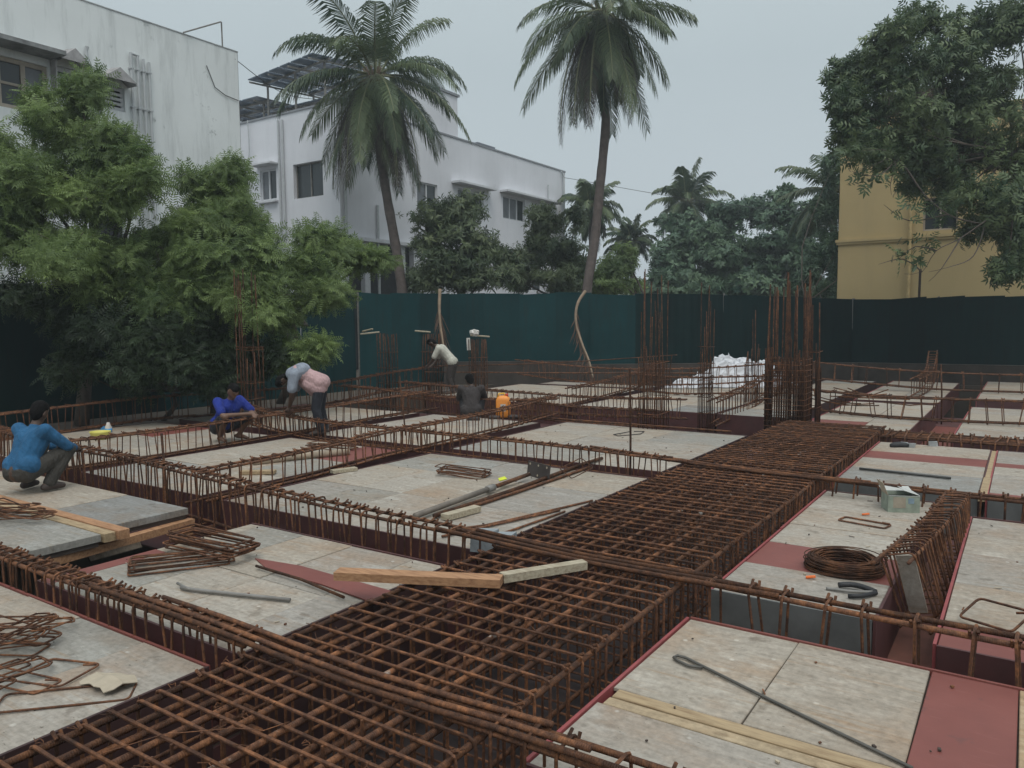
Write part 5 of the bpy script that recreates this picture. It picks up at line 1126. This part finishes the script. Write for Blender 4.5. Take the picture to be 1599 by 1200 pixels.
# black handled tools
sn = thing('steel_nippers', 'pair of black handled steel nippers lying before the wire coil', 'pliers', tuple(deck_pt(1335,918)))
def tool(pts, r, m, nm): part(nm, MB().tube(resample([deck_pt(x,y,z) for x,y,z in pts], .03), r, 8), m, sn, True)
tool([(1310,914,.03),(1328,913,.035),(1348,917,.035),(1368,925,.02)], .020, BLACKM, 'handle'); tool([(1324,931,.02),(1345,931,.025),(1368,926,.02)], .016, BLACKM, 'handle')
tool([(1368,925,.02),(1330,924,.02),(1290,919,.015)], .011, STEELG, 'jaw')
for lab, px, py in (('orange scrap lying inside the single dark red stirrup', 1352, 803), ('orange scrap lying in front of the wire coil', 1266, 901)):
    c = deck_pt(px, py, .018); solo('plastic_scrap', MB().beam(c+Vector((-.032,-.01,-.006)), c+Vector((.03,.012,.004)), .024, .012), simple('bright_orange_plastic', (.75,.16,.03)), lab, 'scrap')
# open carton
bx = thing('carton', 'open white and green cardboard carton beside the leaning cage', 'box', (-.98,8.33,0))
Mb = Matrix.Translation((-.985,8.36,0)) @ Matrix.Rotation(R(24),4,'Z') @ Matrix.Scale(.76,4)
WHITEC = simple('white_card', (.46,.465,.44), .8, .08); GREENP = simple('pale_green_print', (.27,.31,.25), .8, .2, 12); 
def slab(lo, hi, M=Mb): return MB().box(lo, hi, 0, M)
wm_ = MB()
for lo, hi in (((-.19,-.15,0),(.19,-.145,.22)),((-.19,.145,0),(.19,.15,.22)),((-.19,-.145,0),(-.185,.145,.22)),((.185,-.145,0),(.19,.145,.22)),((-.185,-.145,0),(.185,.145,.006))): wm_.box(lo, hi, 0, Mb)
part('carton_body', wm_, GREENP, bx)
part('printed_patch', slab((-.13,-.153,.06),(.02,-.1505,.20)), simple('brown_tape', (.30,.26,.20)), bx); part('printed_patch', slab((.1915,-.06,.03),(.193,.10,.16)), simple('lime_print', (.32,.48,.12)), bx)
part('printed_patch', slab((.05,-.153,.12),(.12,-.1505,.19)), simple('blue_grey_print', (.22,.30,.36)), bx)
def flap(p, axis, ang, sx, sy, m): 
    Mf = Mb @ Matrix.Translation(p) @ Matrix.Rotation(R(ang),4,axis); part('flap', MB().box((-sx/2,0,0),(sx/2,sy,.004),0,Mf) if axis == 'X' else MB().box((0,-sy/2,0),(sx,sy/2,.004),0,Mf), m, bx)
flap((0,.15,.221),'X',12,.37,.15,WHITEC); flap((0,-.152,.221),'X',150,.37,-.14,WHITEC); flap((-.19,0,.222),'Y',-112,.17,.28,CARD); flap((.19,0,.222),'Y',18,-.20,.28,WHITEC)
part('lining', slab((-.17,-.13,.008),(.17,.13,.17)), BLACKM, bx)
# small stones
for lab, px, py, s_ in (('left one of two pale stones at the back of the panel behind the flat cage', 1411, 697, .05), ('right one of two pale stones at the back of the panel behind the flat cage', 1423, 699, .05), ('lone dark stone at the back of the panel right of the pale pair', 1457, 697, .055)):
    c = deck_pt(px, py); m_ = MB(); qz = random.Random(px)
    m_.box((-s_,-s_*.8,.0),(s_,s_*.8,s_*1.1)); m_.v = [(c.x+x*(1+qz.uniform(-.2,.2)), c.y+y*(1+qz.uniform(-.2,.2)), c.z+.002+z*(1+qz.uniform(-.2,.2))) for x,y,z in m_.v]
    solo('stone', m_, CONC, lab, 'stone')
solo('glove', MB().tube(resample([deck_pt(1391,696,.03), deck_pt(1405,695,.035), deck_pt(1419,696,.03)], .05), [.03,.045,.045,.04,.03,.02,.02,.02,.02][:len(resample([deck_pt(1391,696,.03), deck_pt(1405,695,.035), deck_pt(1419,696,.03)], .05))] if len(resample([deck_pt(1391,696,.03), deck_pt(1405,695,.035), deck_pt(1419,696,.03)], .05)) <= 9 else .03, 8), BLACKM, 'dark rag lying beside the two pale stones', 'rag', None, True)
# leaning grey board in the cage beside the coil
solo('plywood_offcut', MB().beam((-.66,5.95,.23), (-.57,6.05,-.20), .12, .018, up=Vector((0,1,.3))), PLY, 'grey plywood offcut standing inside the leaning short cage', 'plywood')
# yellow tub and bottle at the left
tb_ = deck_pt(157,686); yt = thing('yellow_tub', 'pale yellow plastic tub on the far left panels', 'tub', tuple(tb_))
part('tub', MB().lathe([(.10,0),(.135,.02),(.155,.11),(.165,.13),(.15,.13),(.14,.11),(.11,.03),(.02,.025)], 20, 0, tuple(tb_)), simple('pale_yellow_plastic', (.62,.56,.13), .5, .06), yt, True)
b0 = deck_pt(170,683); bt = thing('water_bottle', 'small white and blue bottle beside the yellow tub', 'bottle', tuple(b0))
part('bottle', MB().lathe([(.04,0),(.055,.02),(.055,.17),(.03,.22),(.025,.25)], 14, 0, tuple(b0)), simple('white_bottle', (.55,.50,.46), .4, .06), bt, True)
part('sleeve', MB().lathe([(.0565,.09),(.0567,.15)], 14, 0, tuple(b0)), simple('sky_blue_label', (.03,.25,.55), .5), bt, True)
b1p = deck_pt(163,682); bt2 = thing('blue_packet', 'crumpled blue packet between the yellow tub and the white bottle', 'packet', tuple(b1p))
m_ = MB(); m_.box((-.06,-.03,0),(.05,.035,.15)); m_.v = [(b1p.x+x+.02*math.sin(z*30), b1p.y+y, b1p.z+z*(1+.25*x/.06)) for x,y,z in m_.v]; part('packet', m_, simple('sky_blue_packet', (.06,.25,.5), .5), bt2)
# orange jerrycan
jp = deck_pt(786,652); jc = thing('jerrycan', 'orange yellow plastic can with a pale label among the far cages', 'can', tuple(jp))
Mj = Matrix.Translation(jp) @ Matrix.Rotation(R(32),4,'Z'); jm = MB()
prof = [(0,.135,.085),(.02,.145,.095),(.34,.145,.095),(.40,.12,.08),(.43,.06,.05)]
vs = []; 
for z,a,b2 in prof:
    for k in range(20):
        t = 2*math.pi*k/20; cx_, sx_ = math.cos(t), math.sin(t); vs.append(Mj@Vector((a*math.copysign(abs(cx_)**.45,cx_), b2*math.copysign(abs(sx_)**.45,sx_), z)))
fs = [(i*20+k, i*20+(k+1)%20, (i+1)*20+(k+1)%20, (i+1)*20+k) for i in range(4) for k in range(20)]+[tuple(range(19,-1,-1)), tuple(range(80,100))]
jm.add(vs, fs); part('can_body', jm, simple('orange_yellow_plastic', (.72,.25,.035), .45, .12), jc, True)
part('cap', MB().tube([Mj@Vector((.07,0,.41)), Mj@Vector((.07,0,.47))], .032, 10), simple('red_cap', (.45,.04,.02), .5), jc, True)
part('handle', MB().tube([Mj@Vector((-.11,0,.39)), Mj@Vector((-.08,0,.47)), Mj@Vector((.02,0,.475)), Mj@Vector((.035,0,.42))], .016, 8), simple('yellow_plastic', (.85,.50,.05), .45), jc, True)
part('paper_label', MB().box((-.05,-.0975,.13),(.05,-.0955,.27),0,Mj), WHITEC, jc)
part('label_mark', MB().box((-.025,-.0995,.16),(.0,-.098,.24),0,Mj).box((.006,-.0995,.16),(.028,-.098,.215),0,Mj), BLACKM, jc)
for lab, px, py in (('dark slipper lying left of the orange can', 772, 653), ('dark slipper lying right of the orange can', 803, 652), ('dark slipper lying behind the dark squatting man', 740, 655)):
    c = deck_pt(px, py, .025); solo('slipper', MB().tube([c+Vector((-.11,-.06,0)), c+Vector((-.04,-.02,.01)), c+Vector((.10,.06,.01))], [.035,.045,.035], 8), simple('dark_brown_rubber', (.045,.035,.032), .7), lab, 'slipper', None, True)
# white tarpaulin over a heap
tp = MB(); gx, gy = 46, 26; c0 = deck_pt(1145,604); vs = []; qt = random.Random(4)
tri = lambda t: abs((t % 1.0)*2-1)
for i in range(gx):
    for j in range(gy):
        u, v_ = i/(gx-1), j/(gy-1)
        x = -1.6+3.2*u; y = -.85+1.7*v_
        e_ = min(1, 5*min(u,1-u,v_,1-v_)+.01)
        h = .38*max(0,1-abs(u-.09)/.10)+.88*max(0,1-abs(u-.42)/.15)+.66*max(0,min(1,1.9-abs(u-.66)/.12))*(1 if u > .42 else 0)
        h = max(h, .60*max(0,min(1,2.2-abs(u-.68)/.12)), .30)*min(1,e_**.7)*(1-.35*abs(v_-.45))
        cr = .16*tri(u*5.3+v_*1.7+.2*math.sin(v_*9))*tri(v_*3.1-u*2.3)+.10*tri(u*11.7-v_*4.9)+.06*tri(u*7+v_*13)
        h += (cr-.10)*e_+qt.uniform(-.012,.012)*e_
        vs.append((c0.x+x*.80+y*.3+.05*math.sin(j*1.9+i), c0.y+y*.9+x*.45, max(.012, h)))
n_ = len(vs); fs = [(i*gy+j,(i+1)*gy+j,(i+1)*gy+j+1,i*gy+j+1) for i in range(gx-1) for j in range(gy-1)]
tp.add(vs, fs)
tarp = solo('tarpaulin', tp, simple('white_tarpaulin', (.62,.63,.66), .45, .06, 3), 'crumpled white tarpaulin thrown over a heap before the back fence', 'tarpaulin')
sm = tarp.modifiers.new('thick', 'SOLIDIFY'); sm.thickness = .006
# dry palm leaves hanging on the fence
def dry_leaf(label, P, w_, seed):
    q_ = random.Random(seed); root = thing('dry_palm_leaf', label, 'dry leaf', tuple(P[-1])); pts = resample(P, .12); n2 = len(pts)
    part('stalk', MB().tube(pts, [.055*(1-.5*i/n2) for i in range(n2)], 6), simple('pale_dry_stalk', (.26,.19,.13), .8), root, True)
    lf = MB()
    for i in range(n2//4, n2):
        for sg in (-1, 1, 1):
            p = pts[i]; d = Vector((sg*q_.uniform(.05,.5), q_.uniform(-.3,.1), -1)).normalized(); L = w_*q_.uniform(.5,1.1); s_ = d.cross(Vector((0,1,0))).normalized()*.018
            lf.add([p-s_, p+s_, p+d*L*.6+s_, p+d*L*.6-s_, p+d*L], [(0,1,2,3),(3,2,4)])
    part('leaflets', lf, simple('dry_brown_leaf', (.12,.075,.055), .9, .3), root)
dry_leaf('dry brown palm leaf curving down the back fence in the middle', [at(914,455,24.6), at(903,472,24.4), at(899,492,24.3), at(902,515,24.2), at(910,540,24.0), at(920,565,23.8), at(926,590,23.6)], .75, 1)
dry_leaf('dry brown palm leaf hanging on the fence behind the man in white', [at(687,452,23.6), at(686,480,23.5), at(688,510,23.4), at(694,550,23.2)], 1.1, 2)
# sticks and rag lying on the column tops
for lab, a, b2 in (('upper stick lying across the left thin column cluster', (566,518,19.9), (582,514,19.7)), ('lower stick lying across the left thin column cluster', (563,522,19.8), (592,519,20.2)), ('stick lying across the right thin column cluster', (648,517,20.0), (672,519,20.2)), ('stick lying across the low column with the white rag', (735,524,20.0), (764,526,20.4))):
    solo('stick', MB().tube([at(*a), at(*b2)], .022, 6), TIMP, lab, 'stick')
rg_ = MB(); c = at(740,521,20.1); qr = random.Random(2); V_, k = [], 0
rg_.lathe([(.02,.10),(.11,.07),(.13,0),(.07,-.06)], 10, 0, tuple(c)); rg_.v = [(x+qr.uniform(-.03,.03), y+qr.uniform(-.03,.03), z+qr.uniform(-.03,.03)) for x,y,z in rg_.v]
d_ = at(731,528,20.0); rg_.beam(d_, d_+Vector((.02,0,-.32)), .12, .03); 
solo('rag', rg_, simple('white_rag', (.62,.60,.56), .9, .1), 'white rag draped over the low column bars near the fence', 'rag')
# tangle of loose bars
tg = random.Random(12)
for k in range(11):
    x = -2.7+tg.uniform(-.9,.9); y = 15.9+tg.uniform(-.15,.6); a = tg.uniform(-.35,.55); L = tg.uniform(.7,1.5); z = .36+tg.uniform(-.12,.16)
    loose_bar('thin bar in the tangle lying on the far cage right of the column bars', [(x-L/2*math.cos(a), y-L/2*math.sin(a), z+tg.uniform(-.1,.1)), (x, y, z-.06), (x+L/2*math.cos(a), y+L/2*math.sin(a), z+tg.uniform(-.1,.1))], .011, RUSTX, group='tangled bars on the far cage')
loose_bar('long straight bar lying over the red trench in front of the column bars', [(-7.6,12.35,.06), (-6.0,12.3,.07), (-4.0,12.45,.05)], .016, RUSTX)
loose_bar('long straight bar spanning high over the far cages towards the fence', [(-13.2,15.5,.72), (-10.5,17.2,.78), (-7.8,19.6,.95)], .014, RUSTX)
loose_bar('long bar spanning level across the far cages behind the orange can', [(-12.9,15.2,.60), (-9.5,16.2,.62), (-6.0,17.2,.66)], .014, RUSTX)
loose_bar('loop of dark wire lying on the panels before the thin column bars', [deck_pt(x,y,.012) for x,y in ((990,674),(1006,674),(1000,678),(965,681),(958,679),(985,674))], .007, BLACKM, 'wire_loop')
wt = random.Random(31)
for lab, pts in (('thin curled binding wire lying on the near left of the rebar mat', [(-3.05,1.55,.165),(-2.95,1.75,.18),(-2.75,1.95,.175),(-2.62,2.0,.18),(-2.60,2.12,.17)]),):
    loose_bar(lab, pts, .0022, RUST, 'binding_wire', 5)
solo('overhead_cable', MB().tube(resample([(-20.0,15.1,9.75),(-22.0,18.6,9.9),(-24.6,23.0,11.1)],.6), .012, 5), BLACKM, 'thin dark cable sagging between the two white houses', 'cable')
solo('overhead_cable', MB().tube(resample([(-24.0,41.5,10.6),(-10,43,7.6),(4,46,8.2)],1.0), .014, 5), BLACKM, 'thin dark cable running from the lavender house towards the far trees', 'cable')

# chips of wood, cement crumbs and wire ends strewn over the panels
db = MB(); qd = random.Random(61)
for b_ in BAYS:
    if b_['y0'] > 9 or b_['x0'] < -9: continue
    for k in range(int(5*(b_['x1']-b_['x0'])*(b_['y1']-b_['y0'])**.8)):
        x, y = qd.uniform(b_['x0']+.05, b_['x1']-.05), qd.uniform(b_['y0']+.05, b_['y1']-.05)
        if b_['x0'] == -1.72 and x > .6: continue
        L = qd.choice((.008,.012,.018,.03,.05)); a = qd.uniform(0, 6.28); t = .005 if L > .02 else L*.5
        db.beam((x-L/2*math.cos(a), y-L/2*math.sin(a), b_['z']+.004+t/2), (x+L/2*math.cos(a), y+L/2*math.sin(a), b_['z']+.005+t/2), t*1.4, t, qd.choice((0,0,1,2)))
tag(link('debris', db.mesh('debris', [DARKW, CARD, RUST])), 'wood chips, crumbs and wire ends strewn over the plywood deck', None, None, 'stuff')

# humid air over the site
hz = MB().box((-330,-330,-4.2),(330,330,19.5))
haze = link('haze', hz.mesh('haze', [])); haze['kind'] = 'stuff'; haze['label'] = 'thin humid haze over the whole site'
hm = bpy.data.materials.new('humid_air'); hm.use_nodes = True; hn = hm.node_tree; hn.nodes.clear()
ho = hn.nodes.new('ShaderNodeOutputMaterial'); pv = hn.nodes.new('ShaderNodeVolumePrincipled')
pv.inputs['Color'].default_value = (.86, .93, .97, 1); pv.inputs['Density'].default_value = 0.0018; pv.inputs['Anisotropy'].default_value = 0.2
hn.links.new(pv.outputs[0], ho.inputs['Volume']); haze.data.materials.append(hm)
